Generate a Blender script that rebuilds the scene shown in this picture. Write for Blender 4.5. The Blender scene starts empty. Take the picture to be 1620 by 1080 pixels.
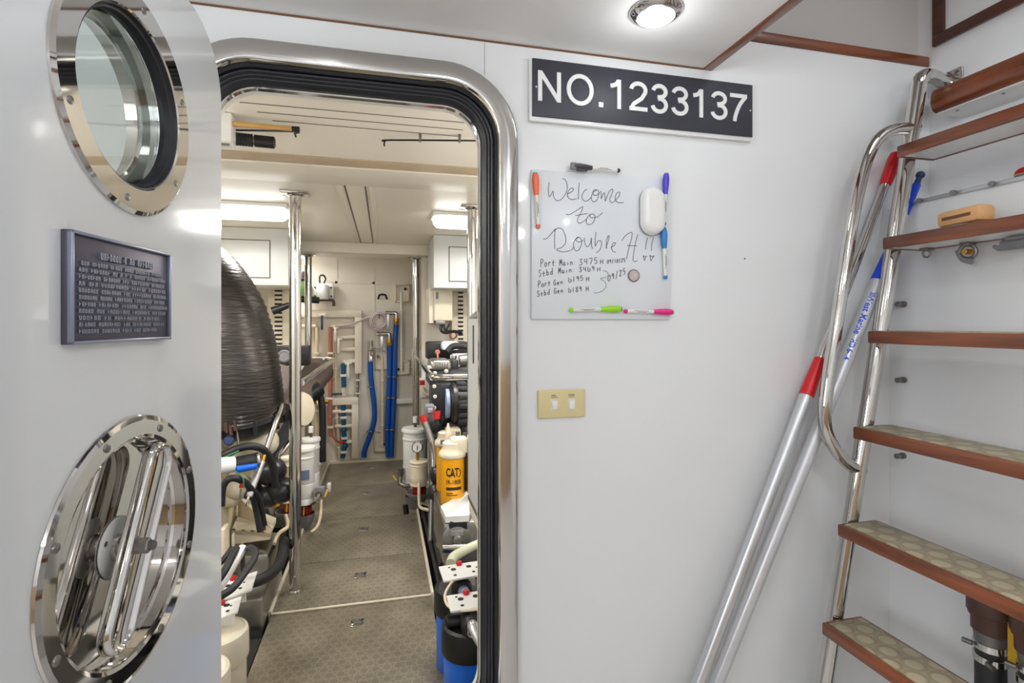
import bpy, bmesh, math, random
from mathutils import Vector, Matrix, noise
from mathutils.geometry import tessellate_polygon
random.seed(7)
S = bpy.context.scene
C = S.collection
V = Vector
# ---------------------------------------------------------------- camera, world, exposure
E = 1.30                       # eye height
F_PX, YAW, HOR = 830.0, 0.2393, 511.0
SA, CA = math.sin(YAW), math.cos(YAW)
cam = bpy.data.cameras.new('camera'); camo = bpy.data.objects.new('camera', cam); C.objects.link(camo)
camo.location = (0, 0, E); camo.rotation_euler = (math.pi / 2, 0, -YAW)
cam.sensor_width = 36; cam.lens = 36 * F_PX / 1620; cam.shift_y = -(540 - HOR) / 1620; cam.clip_start = .02
S.camera = camo
S.view_settings.view_transform = 'Standard'; S.view_settings.look = 'None'
S.view_settings.gamma = 1; S.view_settings.use_curve_mapping = False
S.view_settings.exposure = -.6
w = bpy.data.worlds.new('world'); S.world = w; w.use_nodes = True
w.node_tree.nodes['Background'].inputs[0].default_value = (.8, .87, 1, 1)
w.node_tree.nodes['Background'].inputs[1].default_value = .4
S.cycles.use_denoising = True
S.cycles.max_bounces = 10; S.cycles.diffuse_bounces = 6; S.cycles.glossy_bounces = 6
S.cycles.transmission_bounces = 8; S.cycles.sample_clamp_indirect = 6
S.cycles.caustics_reflective = False; S.cycles.caustics_refractive = False

def lamp(name, loc, size, power, col=(1, .96, .9), rot=(0, 0, 0), shape='DISK', size_y=None):
    l = bpy.data.lights.new(name, 'AREA'); l.shape = shape; l.size = size; l.energy = power; l.color = col
    if size_y: l.size_y = size_y
    o = bpy.data.objects.new(name, l); C.objects.link(o); o.location = loc; o.rotation_euler = rot
    return o
CEIL = 1.985                   # ceiling height of the lobby
DOWN = [(.58, 1.045, .8), (-.17, .62, 2.0), (.25, -.35, 5), (-.75, -.5, 9), (.62, .1, 8), (.9, -1.0, 9), (-.3, -1.1, 10)]  # last two are added behind the camera as soft front fill
def bulb(name, loc, r, power, col):
    l = bpy.data.lights.new(name, 'POINT'); l.shadow_soft_size = r; l.energy = power; l.color = col
    o = bpy.data.objects.new(name, l); C.objects.link(o); o.location = loc
for x, y, p in DOWN: bulb('downlight_lamp', (x, y, CEIL - .07), .035, p, (.93, .965, 1))
lamp('stairwell_fill', (1.25, .3, 2.7), .5, 8, (.93, .965, 1))  # added fill light in the stairwell, has no fixture
ERC = 1.93                     # engine room ceiling height
FIX = [(-1.15, -.51, 2.97, 25), (.278, .95, 2.97, 25), (-1.45, -.62, 1.55, 20), (.55, 1.3, 1.55, 20), (-1.3, -.60, 4.70, 8)]  # third and fourth fixtures are added out of view as fill
for x0, x1, y, p in FIX:
    lamp('fluorescent_lamp', ((x0 + x1) / 2, y + .1, ERC - .085), x1 - x0 - .1, p, (1, .975, .935), shape='RECTANGLE', size_y=.15)

lamp('added_window_fill', (-1.72, -.5, 1.42), 1.2, 30, (.93, .965, 1), (0, -math.pi / 2, 0), 'RECTANGLE', .7)  # added area light that brightens the wall behind the ladder
bpy.data.objects['added_window_fill'].rotation_euler = (math.pi / 2, 0, -math.pi / 2)
# ---------------------------------------------------------------- pixel helpers (measured points of the place)
def ray(px, py):
    u = (px - 810) / F_PX; v = (HOR - py) / F_PX
    return V((u * CA + SA, CA - u * SA, v))
def at(px, py, Y):
    r = ray(px, py); return V((0, 0, E)) + r * (Y / r.y)
def atX(px, py, X):
    r = ray(px, py); return V((0, 0, E)) + r * (X / r.x)
def atZ(px, py, Z):
    r = ray(px, py); return V((0, 0, E)) + r * ((Z - E) / r.z)

# ---------------------------------------------------------------- materials
def lin(c): return tuple(((x / 255) / 12.92 if x / 255 <= .04045 else ((x / 255 + .055) / 1.055) ** 2.4) for x in c) + (1,)
def mat(name, rgb, rough=.5, metal=0, var=0, vscale=6, bump=0, bscale=60, coat=0, emit=0, trans=0, stretch=None, rvar=0, ior=1.5):
    m = bpy.data.materials.new(name); m.use_nodes = True
    nt = m.node_tree; b = nt.nodes['Principled BSDF']; L = nt.links
    b.inputs['Base Color'].default_value = lin(rgb); b.inputs['Roughness'].default_value = rough
    b.inputs['Metallic'].default_value = metal; b.inputs['Coat Weight'].default_value = coat
    b.inputs['Transmission Weight'].default_value = trans; b.inputs['IOR'].default_value = ior
    b.inputs['Coat Roughness'].default_value = .06
    if emit:
        b.inputs['Emission Color'].default_value = lin(rgb); b.inputs['Emission Strength'].default_value = emit
    if var or bump or rvar:
        tc = nt.nodes.new('ShaderNodeTexCoord'); mp = nt.nodes.new('ShaderNodeMapping')
        L.new(tc.outputs['Object'], mp.inputs[0])
        if stretch: mp.inputs['Scale'].default_value = stretch
    if var or rvar:
        n = nt.nodes.new('ShaderNodeTexNoise'); n.inputs['Scale'].default_value = vscale; n.inputs['Detail'].default_value = 5
        L.new(mp.outputs[0], n.inputs['Vector'])
        if var:
            r = nt.nodes.new('ShaderNodeMix'); r.data_type = 'RGBA'
            c = lin(rgb)
            r.inputs[6].default_value = tuple(x * (1 - var) for x in c[:3]) + (1,)
            r.inputs[7].default_value = tuple(min(1, x * (1 + var)) for x in c[:3]) + (1,)
            L.new(n.outputs[0], r.inputs[0]); L.new(r.outputs[2], b.inputs['Base Color'])
        if rvar:
            r2 = nt.nodes.new('ShaderNodeMapRange'); r2.inputs[3].default_value = max(0, rough - rvar); r2.inputs[4].default_value = rough + rvar
            L.new(n.outputs[0], r2.inputs[0]); L.new(r2.outputs[0], b.inputs['Roughness'])
    if bump:
        n2 = nt.nodes.new('ShaderNodeTexNoise'); n2.inputs['Scale'].default_value = bscale
        L.new(mp.outputs[0], n2.inputs['Vector'])
        bp = nt.nodes.new('ShaderNodeBump'); bp.inputs['Strength'].default_value = bump; bp.inputs['Distance'].default_value = .004
        L.new(n2.outputs[0], bp.inputs['Height']); L.new(bp.outputs[0], b.inputs['Normal'])
    return m
def wood(name, c1, c2, axis=1, rough=.32):
    m = bpy.data.materials.new(name); m.use_nodes = True; nt = m.node_tree; L = nt.links; b = nt.nodes['Principled BSDF']
    tc = nt.nodes.new('ShaderNodeTexCoord'); mp = nt.nodes.new('ShaderNodeMapping'); L.new(tc.outputs['Object'], mp.inputs[0])
    sc = [26, 26, 26]; sc[axis] = 2.2; mp.inputs['Scale'].default_value = sc
    n = nt.nodes.new('ShaderNodeTexNoise'); n.inputs['Scale'].default_value = 1.6; n.inputs['Detail'].default_value = 8; n.inputs['Distortion'].default_value = .6
    L.new(mp.outputs[0], n.inputs['Vector'])
    r = nt.nodes.new('ShaderNodeValToRGB'); r.color_ramp.elements[0].position = .3; r.color_ramp.elements[1].position = .72
    r.color_ramp.elements[0].color = lin(c1); r.color_ramp.elements[1].color = lin(c2)
    L.new(n.outputs[0], r.inputs[0]); L.new(r.outputs[0], b.inputs['Base Color'])
    b.inputs['Roughness'].default_value = rough; b.inputs['Coat Weight'].default_value = .25; b.inputs['Coat Roughness'].default_value = .15
    return m
def coin(name, base, ring, scale, rough=.45, rot=.785, sq=(1, 1, 1), dirt=.35):
    m = bpy.data.materials.new(name); m.use_nodes = True; nt = m.node_tree; L = nt.links; b = nt.nodes['Principled BSDF']
    tc = nt.nodes.new('ShaderNodeTexCoord'); mp = nt.nodes.new('ShaderNodeMapping'); L.new(tc.outputs['Object'], mp.inputs[0])
    mp.inputs['Rotation'].default_value = (0, 0, rot); mp.inputs['Scale'].default_value = sq
    def vm(op, a, b_=None):
        n = nt.nodes.new('ShaderNodeVectorMath'); n.operation = op; L.new(a, n.inputs[0])
        if b_: n.inputs[1].default_value = b_
        return n
    q = vm('MULTIPLY', mp.outputs[0], (scale, scale / 1.732, 0)).outputs[0]
    ds = []
    for off in (0, .5):
        a = vm('ADD', q, (off + 50, off + 50, 0)).outputs[0]; a = vm('FRACTION', a).outputs[0]
        a = vm('SUBTRACT', a, (.5, .5, 0)).outputs[0]; a = vm('MULTIPLY', a, (1, 1.732, 0)).outputs[0]
        ds.append(vm('LENGTH', a).outputs['Value'])
    mn = nt.nodes.new('ShaderNodeMath'); mn.operation = 'MINIMUM'; L.new(ds[0], mn.inputs[0]); L.new(ds[1], mn.inputs[1]); dist = mn.outputs[0]
    r = nt.nodes.new('ShaderNodeValToRGB'); cr = r.color_ramp
    cr.elements[0].position = .0; cr.elements[0].color = lin(base)
    cr.elements[1].position = .30; cr.elements[1].color = lin(base)
    e = cr.elements.new(.36); e.color = lin(ring)
    e = cr.elements.new(.46); e.color = lin(ring)
    e = cr.elements.new(.54); e.color = tuple(x * .82 for x in lin(base)[:3]) + (1,)
    L.new(dist, r.inputs[0])
    n = nt.nodes.new('ShaderNodeTexNoise'); n.inputs['Scale'].default_value = 7; n.inputs['Detail'].default_value = 6; L.new(tc.outputs['Object'], n.inputs['Vector'])
    mr = nt.nodes.new('ShaderNodeMapRange'); mr.inputs[1].default_value = .3; mr.inputs[2].default_value = .7; mr.inputs[3].default_value = 1 - dirt; mr.inputs[4].default_value = 1.1; L.new(n.outputs[0], mr.inputs[0])
    mx = nt.nodes.new('ShaderNodeVectorMath'); mx.operation = 'MULTIPLY'; L.new(r.outputs[0], mx.inputs[0]); L.new(mr.outputs[0], mx.inputs[1])
    L.new(mx.outputs[0], b.inputs['Base Color'])
    hr = nt.nodes.new('ShaderNodeMapRange'); hr.inputs[1].default_value = .40; hr.inputs[2].default_value = .48; hr.inputs[3].default_value = 1; hr.inputs[4].default_value = 0; L.new(dist, hr.inputs[0])
    bp = nt.nodes.new('ShaderNodeBump'); bp.inputs['Strength'].default_value = .5; bp.inputs['Distance'].default_value = .0015; L.new(hr.outputs[0], bp.inputs['Height']); L.new(bp.outputs[0], b.inputs['Normal'])
    b.inputs['Roughness'].default_value = rough
    return m
M = dict(
 wall=mat('white_gelcoat', (230, 231, 232), .3, coat=.3, rvar=.06, vscale=3),
 door=mat('door_gelcoat', (214, 216, 218), .12, coat=.6),
 ceil=mat('ceiling_panel', (234, 232, 230), .5),
 erwall=mat('engine_room_white', (226, 220, 208), .35, var=.05, vscale=2.2),
 erceil=mat('engine_room_ceiling', (236, 230, 218), .3, var=.05, vscale=2),
 upper=mat('stairwell_lining', (196, 192, 188), .6),
 floor1=wood('lobby_floor', (206, 203, 198), (224, 221, 217), 1),
 teak=wood('varnished_teak', (82, 38, 18), (142, 76, 40), 1),
 teakx=wood('varnished_teak_across', (92, 44, 20), (140, 72, 34), 0),
 mahog=wood('dark_mahogany', (52, 22, 14), (92, 44, 28), 1),
 cab=wood('cabinet_wood', (168, 138, 106), (200, 172, 140), 2),
 steel=mat('polished_steel', (205, 203, 200), .09, 1, rvar=.05, vscale=25),
 mirror=mat('mirror_steel', (205, 202, 198), .045, 1),
 brush=mat('brushed_steel', (178, 176, 172), .3, 1),
 dullsteel=mat('dull_metal', (130, 128, 124), .45, .8, var=.2),
 alu=mat('anodised_aluminium', (205, 207, 210), .3, .7),
 screw=mat('screw_steel', (140, 138, 134), .35, 1),
 rubber=mat('black_rubber', (28, 29, 34), .45, bump=.15),
 rubberg=mat('grey_black_rubber', (52, 54, 62), .4),
 black=mat('black_paint', (24, 24, 26), .4, var=.3, vscale=20),
 hose=mat('black_hose', (30, 31, 34), .5),
 engine_dark=mat('dark_engine_paint', (40, 41, 45), .35, var=.3, vscale=15, bump=.2),
 dark=mat('bilge_dark', (34, 31, 28), .7),
 lag=mat('silver_black_lagging', (74, 70, 68), .34, .75, var=.35, vscale=9, bump=.8, bscale=14, stretch=(1, 1, 7), rvar=.1),
 lagb=mat('brown_heat_blanket', (98, 84, 76), .6, bump=.5, bscale=50, var=.12),
 cream=mat('cream_engine_paint', (228, 218, 194), .4, var=.08, vscale=10),
 white=mat('white_plastic', (232, 231, 226), .35),
 polew=mat('silver_white_pole', (206, 207, 210), .32, .35),
 whitem=mat('white_enamel', (234, 234, 232), .28, coat=.2),
 cabw=mat('cabinet_white', (206, 209, 209), .35),
 offw=mat('ivory_plastic', (224, 216, 196), .4),
 pvc=mat('white_pvc', (234, 226, 212), .4),
 almond=mat('almond_plastic', (218, 202, 152), .35),
 yellow=mat('filter_yellow', (240, 168, 14), .3, coat=.3),
 label=mat('label_dark', (44, 30, 14), .5),
 blue=mat('canister_blue', (14, 106, 222), .32, coat=.2),
 hoseb=mat('hose_blue', (12, 78, 168), .4),
 teal=mat('pipe_teal', (20, 84, 122), .4),
 red=mat('pole_red', (196, 12, 26), .35),
 redb=mat('bowl_red', (128, 14, 14), .15, coat=.5),
 redd=mat('red_knob', (190, 30, 34), .35),
 copper=mat('pipe_red_brown', (176, 112, 92), .5, var=.1),
 brass=mat('brass', (188, 142, 66), .35, .8),
 cobalt=mat('pole_blue', (24, 70, 210), .4),
 navy=mat('navy_plastic', (34, 52, 96), .4),
 clearblue=mat('hose_lilac', (206, 190, 196), .25),
 ink=mat('marker_ink', (92, 94, 100), .6),
 sign=mat('sign_black', (52, 53, 62), .5, var=.12, vscale=40),
 plaque=mat('plaque_pewter', (92, 88, 100), .42, .6, var=.15, vscale=30),
 plaqueL=mat('plaque_letter', (150, 156, 176), .28, .7),
 board=mat('whiteboard', (224, 228, 232), .3, coat=.08),
 glass=mat('porthole_glass', (222, 232, 228), .02, trans=1),
 plate=coin('checker_plate', (122, 114, 98), (140, 132, 114), 24, rot=0, dirt=.3),
 pad=coin('tread_pad', (190, 178, 148), (160, 146, 118), 19, rough=.42, rot=.3, dirt=.3),
 lens=mat('lamp_lens', (255, 253, 250), .4, emit=9),
 tube=mat('fluorescent_lens', (255, 253, 248), .4, emit=9),
 groove=mat('joint_shadow', (104, 98, 88), .8),
 caulk=mat('brown_joint', (110, 74, 48), .7),
 cablew=mat('cream_hose', (224, 208, 178), .45),
 greenp=mat('green_bottle', (112, 158, 92), .4),
 brown=mat('brown_fitting', (84, 58, 50), .45, var=.2, vscale=20),
 strap=mat('yellow_lever', (206, 164, 40), .5),
 amber=mat('fuel_amber', (196, 130, 30), .3),
 bamboo=mat('bamboo', (196, 152, 88), .5, var=.2, vscale=30),
 orangew=mat('orange_wood', (214, 164, 112), .5, var=.1),
 greyp=mat('grey_plastic', (126, 126, 130), .45),
 lblue=mat('pale_blue_paint', (150, 168, 200), .4),
 greenw=mat('green_wire', (40, 120, 84), .5),
 pal=mat('pale_hose', (208, 212, 186), .4),
)
MK = {k: mat('marker_' + k, c, .35, coat=.2) for k, c in dict(orange=(240, 108, 62), dark=(52, 50, 54), purple=(72, 62, 196), blue=(24, 124, 190), green=(150, 214, 24), pink=(222, 26, 128)).items()}

# ---------------------------------------------------------------- mesh builder
def cr(pts, sub):
    pts = [V(p) for p in pts]
    if len(pts) < 3: return pts
    out = []
    P = [pts[0] * 2 - pts[1]] + pts + [pts[-1] * 2 - pts[-2]]
    for i in range(1, len(P) - 2):
        a, b, c, d = P[i - 1:i + 3]
        for k in range(sub):
            t = k / sub
            out.append(.5 * ((2 * b) + (c - a) * t + (2 * a - 5 * b + 4 * c - d) * t * t + (3 * b - a - 3 * c + d) * t ** 3))
    out.append(pts[-1]); return out
def basis(ax):
    ax = V(ax).normalized(); u = ax.orthogonal().normalized(); return u, ax.cross(u), ax
class MB:
    def __init__(s, Mx=None): s.bm = bmesh.new(); s.M = Mx or Matrix()
    def v(s, co): return s.bm.verts.new(s.M @ V(co))
    def f(s, vs):
        try: return s.bm.faces.new(vs)
        except ValueError: return None
    def rings(s, rs, closed=True, cap=True, loop=False):
        R = [[s.v(p) for p in r] for r in rs]; n = len(R[0])
        for i in range(len(R) if loop else len(R) - 1):
            a, b = R[i], R[(i + 1) % len(R)]
            for j in range(n if closed else n - 1):
                k = (j + 1) % n; s.f([a[j], a[k], b[k], b[j]])
        if cap and not loop: s.f(R[0][::-1]); s.f(R[-1])
        return s
    def box(s, lo, hi, bev=0, seg=2):
        lo, hi = V(lo), V(hi); lo, hi = V(map(min, lo, hi)), V(map(max, lo, hi))
        c = [s.v((x, y, z)) for x in (lo.x, hi.x) for y in (lo.y, hi.y) for z in (lo.z, hi.z)]
        fs = [s.f([c[i] for i in q]) for q in ((0, 1, 3, 2), (4, 6, 7, 5), (0, 4, 5, 1), (2, 3, 7, 6), (0, 2, 6, 4), (1, 5, 7, 3))]
        if bev:
            es = list({e for f in fs for e in f.edges})
            bmesh.ops.bevel(s.bm, geom=es, offset=bev, segments=seg, profile=.5, affect='EDGES', clamp_overlap=True)
        return s
    def cyl(s, a, b, r, r2=None, seg=20, cap=True):
        a, b = V(a), V(b); r2 = r if r2 is None else r2; u, w_, _ = basis(b - a)
        ring = lambda c, q: [c + (u * math.cos(t) + w_ * math.sin(t)) * q for t in [2 * math.pi * k / seg for k in range(seg)]]
        return s.rings([ring(a, r), ring(b, r2)], cap=cap)
    def lathe(s, o, ax, prof, seg=28, cap=True):
        o = V(o); u, w_, a = basis(ax)
        return s.rings([[o + a * h + (u * math.cos(t) + w_ * math.sin(t)) * max(r, 1e-4) for t in [2 * math.pi * k / seg for k in range(seg)]] for r, h in prof], cap=cap)
    def tube(s, pts, r, seg=10, sub=6, cap=True, rf=None):
        P = cr(pts, sub); n = len(P)
        T = [(P[min(i + 1, n - 1)] - P[max(i - 1, 0)]).normalized() for i in range(n)]
        u = T[0].orthogonal().normalized(); rs = []
        for i in range(n):
            u = (u - T[i] * u.dot(T[i])).normalized(); w_ = T[i].cross(u)
            q = (r[0] + (r[1] - r[0]) * i / (n - 1)) if isinstance(r, tuple) else r
            rs.append([P[i] + (u * math.cos(t) + w_ * math.sin(t)) * (q * (rf(i / (n - 1), t) if rf else 1)) for t in [2 * math.pi * k / seg for k in range(seg)]])
        return s.rings(rs, cap=cap)
    def sphere(s, c, r, sc=(1, 1, 1), seg=16):
        c = V(c); rs = []
        for i in range(1, seg // 2):
            p = math.pi * i / (seg // 2)
            rs.append([c + V((math.sin(p) * math.cos(t) * sc[0], math.sin(p) * math.sin(t) * sc[1], math.cos(p) * sc[2])) * r for t in [2 * math.pi * k / seg for k in range(seg)]])
        return s.rings(rs)
    def torus(s, c, ax, R, r, seg=32, sg=10):
        c = V(c); u, w_, a = basis(ax)
        return s.rings([[c + (u * math.cos(t) + w_ * math.sin(t)) * (R + r * math.cos(q)) + a * r * math.sin(q) for q in [2 * math.pi * k / sg for k in range(sg)]] for t in [2 * math.pi * k / seg for k in range(seg)]], loop=True)
    def plate(s, outer, holes, fr, d0, d1):
        """polygon with holes; fr(a, b, d) maps plane coords and depth to local space"""
        loops = [outer] + holes
        flat = [p for l in loops for p in l]
        tris = tessellate_polygon([[V((p[0], p[1], 0)) for p in l] for l in loops])
        A = [s.v(fr(p[0], p[1], d0)) for p in flat]; B = [s.v(fr(p[0], p[1], d1)) for p in flat]
        for t in tris:
            s.f([A[i] for i in t]); s.f([B[i] for i in reversed(t)])
        k = 0
        for l in loops:
            n = len(l)
            for i in range(n):
                j = (i + 1) % n; s.f([A[k + i], A[k + j], B[k + j], B[k + i]])
            k += n
        return s
    def build(s, name, m, parent=None, label=None, cat=None, group=None, kind=None, sharp=38):
        bmesh.ops.recalc_face_normals(s.bm, faces=s.bm.faces)
        me = bpy.data.meshes.new(name)
        root = parent
        while root and root.parent: root = root.parent
        if root: off = V(root.location)
        elif kind == 'structure': off = V((0, 0, 0))
        else:
            xs = [v.co for v in s.bm.verts]
            off = V([(min(c[i] for c in xs) + max(c[i] for c in xs)) / 2 for i in range(3)]); off.z = min(c.z for c in xs)
        bmesh.ops.translate(s.bm, verts=s.bm.verts, vec=-off)
        s.bm.to_mesh(me); s.bm.free()
        me.materials.append(M[m] if isinstance(m, str) else m)
        me.polygons.foreach_set('use_smooth', [True] * len(me.polygons)); me.set_sharp_from_angle(angle=math.radians(sharp))
        o = bpy.data.objects.new(name, me); C.objects.link(o)
        if parent: o.parent = parent
        else: o.location = off
        return tag(o, label, cat, group, kind)
def tag(o, label=None, cat=None, group=None, kind=None):
    if label: o['label'] = label
    if cat: o['category'] = cat
    if group: o['group'] = group
    if kind: o['kind'] = kind
    return o
def thing(name, label, cat, loc, group=None):
    o = bpy.data.objects.new(name, None); C.objects.link(o); o.location = loc; o.empty_display_size = .05
    return tag(o, label, cat, group)
def dup(o, delta, label):
    c = o.copy(); C.objects.link(c); c.location = V(o.location) + V(delta); c['label'] = label
    for ch in list(o.children):
        d = ch.copy(); C.objects.link(d); d.parent = c
        for g in list(ch.children):
            e = g.copy(); C.objects.link(e); e.parent = d
    return c
def struct(mb, name, m): return mb.build(name, m, kind='structure')
def circ(cx, cy, r, n=48): return [(cx + r * math.cos(2 * math.pi * k / n), cy + r * math.sin(2 * math.pi * k / n)) for k in range(n)]
def rrect(x0, z0, x1, z1, r, n=10):
    out = []
    for cx, cz, a in ((x1 - r, z1 - r, 0), (x0 + r, z1 - r, 90), (x0 + r, z0 + r, 180), (x1 - r, z0 + r, 270)):
        for k in range(n + 1):
            t = math.radians(a + 90 * k / n); out.append((cx + r * math.cos(t), cz + r * math.sin(t)))
    return out
XZ = lambda a, b, d: (a, d, b)
def text_mesh(body, fr, width, height, depth, name, m, parent, offset=0.0, label=None):
    """lettering fitted to width x height; fr(a, b, d) -> local space"""
    cu = bpy.data.curves.new(name, 'FONT'); cu.body = body; cu.extrude = .5; cu.resolution_u = 4; cu.offset = offset
    t = bpy.data.objects.new(name, cu); C.objects.link(t)
    dg = bpy.context.evaluated_depsgraph_get(); me = bpy.data.meshes.new_from_object(t.evaluated_get(dg))
    xs = [v.co.x for v in me.vertices]; ys = [v.co.y for v in me.vertices]
    mb = MB(); x0, x1, y0, y1 = min(xs), max(xs), min(ys), max(ys)
    vs = [mb.v(fr((v.co.x - x0) / (x1 - x0) * width, (v.co.y - y0) / (y1 - y0) * height, depth * (.5 + v.co.z))) for v in me.vertices]
    for p in me.polygons: mb.f([vs[i] for i in p.vertices])
    bpy.data.objects.remove(t); bpy.data.curves.remove(cu); bpy.data.meshes.remove(me)
    return mb.build(name, m, parent, label=label, sharp=20)

# ================================================================ LOBBY: setting
D = 1.25
OPEN = (-.453, .25, .318, 1.918)      # outer line of the door frame on the bulkhead: x0, z0, x1, z1
RO = .18
struct(MB().plate([(-1.6, 0), (1.7, 0), (1.7, 2.077), (-1.6, 2.077)], [rrect(OPEN[0] + .03, OPEN[1] + .03, OPEN[2] - .03, OPEN[3] - .03, RO - .03, 12)], XZ, D, D + .08), 'wall_front', 'wall')
struct(MB().box((.7, D + .034, 2.077), (1.72, D + .09, 2.9)), 'wall_stairwell_front', 'upper')
struct(MB().box((1.46, -1.6, 0), (1.72, D, 1.64)), 'wall_right', 'wall')
struct(MB().box((1.61, -1.6, 1.64), (1.72, D + .034, 2.9)), 'wall_stairwell_right', 'wall')
YZ = lambda a, b, d: (d, a, b)
ADDED_WIN = (-1.1, 1.05, .1, 1.78)  # unseen opening added so the side fill can enter
struct(MB().plate([(-1.6, 0), (D, 0), (D, CEIL), (-1.6, CEIL)], [rrect(*ADDED_WIN, .05, 4)], YZ, -1.66, -1.6), 'wall_left', 'wall')
struct(MB().plate(rrect(ADDED_WIN[0] - .05, ADDED_WIN[1] - .05, ADDED_WIN[2] + .05, ADDED_WIN[3] + .05, .07, 5), [rrect(ADDED_WIN[0] + .01, ADDED_WIN[1] + .01, ADDED_WIN[2] - .01, ADDED_WIN[3] - .01, .05, 5)], YZ, -1.6, -1.585), 'added_window_1', 'teak')  # frame round the added opening, out of view
struct(MB().box((-1.66, -1.66, 0), (1.72, -1.6, 2.9)), 'wall_back', 'wall')
struct(MB().box((-1.66, -1.66, -.05), (1.72, D + .08, 0)), 'floor', 'floor1')
struct(MB().box((-1.6, -1.6, CEIL), (.834, D, CEIL + .045)).box((.834, -1.6, CEIL), (1.61, -.5, CEIL + .045)), 'ceiling', 'ceil')
struct(MB().box((.76, -.5, CEIL + .045), (.80, D + .03, 2.9)).box((.8, -.54, CEIL + .045), (1.61, -.5, 2.9)), 'wall_stairwell_left', 'upper')
struct(MB().box((.7, -.6, 2.85), (1.72, D + .09, 2.9)), 'ceiling_stairwell', 'upper')
struct(MB().box((.834, -.5, CEIL - .004), (.862, D, CEIL + .05), .003), 'trim_1', 'teak')
struct(MB().box((.862, D - .004, 2.077), (1.608, D + .034, 2.108), .003), 'trim_2', 'teakx')
struct(MB().box((-1.6, D - .002, CEIL - .004), (.834, D, CEIL)), 'trim_3', 'caulk')
struct(MB().box((.4, D - .0006, .0), (.4012, D, CEIL)) if 0 else MB().box((.236, D - .0006, 1.90), (.2368, D, CEIL)), 'trim_4', 'groove')
struct(MB().box((1.452, -.4, 1.636), (1.462, D - .02, 1.646), .002), 'trim_5', 'alu')
b = MB()
for k in range(7): b.cyl((1.45, D - .1 - .09 * k, 1.641), (1.4425, D - .1 - .09 * k, 1.641), .007, seg=10)
struct(b, 'trim_6', 'screw')
# dark framed panel high on the stairwell wall
p = MB().box((1.598, .2, 2.128), (1.61, 1.232, 2.16), .002).box((1.598, 1.20, 2.16), (1.61, 1.232, 2.8), .002)
struct(p, 'trim_7', 'mahog')
# unseen behind the camera: a low run of joinery that the polished steel mirrors
struct(MB().box((-1.6, -1.6, 0), (1.46, -1.35, .95), .01), 'wall_back_joinery', 'cab')

# ================================================================ DOOR FRAME (watertight doorway)
fr = thing('door_frame', 'polished steel watertight door frame with black rubber seal around the doorway', 'door frame', (-.07, D, .25))
def ringloop(u, y, n=12):
    return [(x, y, z) for x, z in rrect(OPEN[0] + u, OPEN[1] + u, OPEN[2] - u, OPEN[3] - u, max(RO - u, .012), n)]
def sweep(prof):
    return MB().rings([ringloop(u, y) for u, y in prof], loop=True)
sweep([(0, D), (0, D - .012), (.003, D - .018), (.008, D - .021), (.040, D - .021), (.046, D - .019), (.049, D - .014), (.050, D), (.052, D + .03), (.0, D + .03)]).build('frame_band', 'steel', fr)
sweep([(.050, D - .004), (.056, D + .002), (.056, D + .012), (.060, D + .012), (.060, D + .006), (.0745, D + .022), (.084, D + .040), (.086, D + .045), (.05, D + .045)]).build('rubber_seal', 'rubber', fr)
b = MB()
for u, y in ((.062, D + .006), (.068, D + .013), (.074, D + .020)):
    b.rings([ringloop(u + .0016 * math.cos(a), y + .0016 * math.sin(a)) for a in [k * math.pi / 3 for k in range(6)]], loop=True)
b.build('seal_rib', 'rubberg', fr)
sweep([(.080, D + .040), (.085, D + .036), (.088, D + .038), (.089, D + .050), (.080, D + .055)]).build('inner_lip', 'steel', fr)
sweep([(.070, D + .05), (.0885, D + .05), (.086, D + .075), (.07, D + .08)]).build('jamb_lining', 'whitem', fr)
MB().box((-.37, D + .05, .335), (.235, D + .09, .374), .004).build('sill', 'whitem', fr)

# ================================================================ OPEN DOOR
TH = .1135
HB = at(350, 600, 1.12); HB.z = 0
dd = V((-math.sin(TH), -math.cos(TH), 0)); dn = V((math.cos(TH), -math.sin(TH), 0))
DM = Matrix(((dd.x, dn.x, 0, HB.x), (dd.y, dn.y, 0, HB.y), (0, 0, 1, 0), (0, 0, 0, 1)))    # local (s along door, n out of its face, z up)
PC, PR = (.2932, E + .3063), .156       # porthole
RC, RR = (.2921, E - .3083), .1796      # recessed handle plate
door = thing('watertight_door', 'white glossy watertight door standing open at left with porthole and round handle recess', 'door', HB)
dth = .066
MB(DM).plate(rrect(.0, .24, .60, E + .545, .125, 12), [circ(*PC, .120), circ(*RC, .150)], lambda a, b_, d: (a, d, b_), 0, -dth).build('door_panel', 'door', door)
AX = (0, 1, 0)
# porthole: flange ring, sleeve, gasket, glass, screws
def lat(c, prof, name, m, par, seg=56, loop=True):
    mb = MB(DM)
    mb.rings([[(c[0] + r * math.cos(t), h, c[1] + r * math.sin(t)) for t in [2 * math.pi * k / seg for k in range(seg)]] for r, h in prof], loop=loop, cap=False)
    return mb.build(name, m, par, sharp=16)
pf = lat(PC, [(.1185, -.002), (.1185, .004), (.120, .0062), (.150, .0062), (.1555, .003), (.156, 0), (.1555, -.002)], 'porthole_ring', 'mirror', door)
lat(PC, [(.1185, .002), (.1195, .002), (.1195, -dth - .01), (.1165, -dth - .01), (.1165, -.026), (.1165, -.03)], 'porthole_sleeve', 'steel', door)
lat(PC, [(.1185, .004), (.1185, -.020), (.1125, -.020), (.1105, -.012), (.1125, -.004), (.115, -.002), (.1165, .004)], 'porthole_gasket', 'rubber', door)
lat(PC, [(.1165, -.046), (.1165, -.052), (.106, -.054), (.104, -.050), (.106, -.046)], 'porthole_backing_ring', 'steel', door)
lat(PC, [(.1195, -dth), (.156, -dth), (.156, -dth - .006), (.1195, -dth - .006)], 'porthole_outer_ring', 'steel', door)
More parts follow.
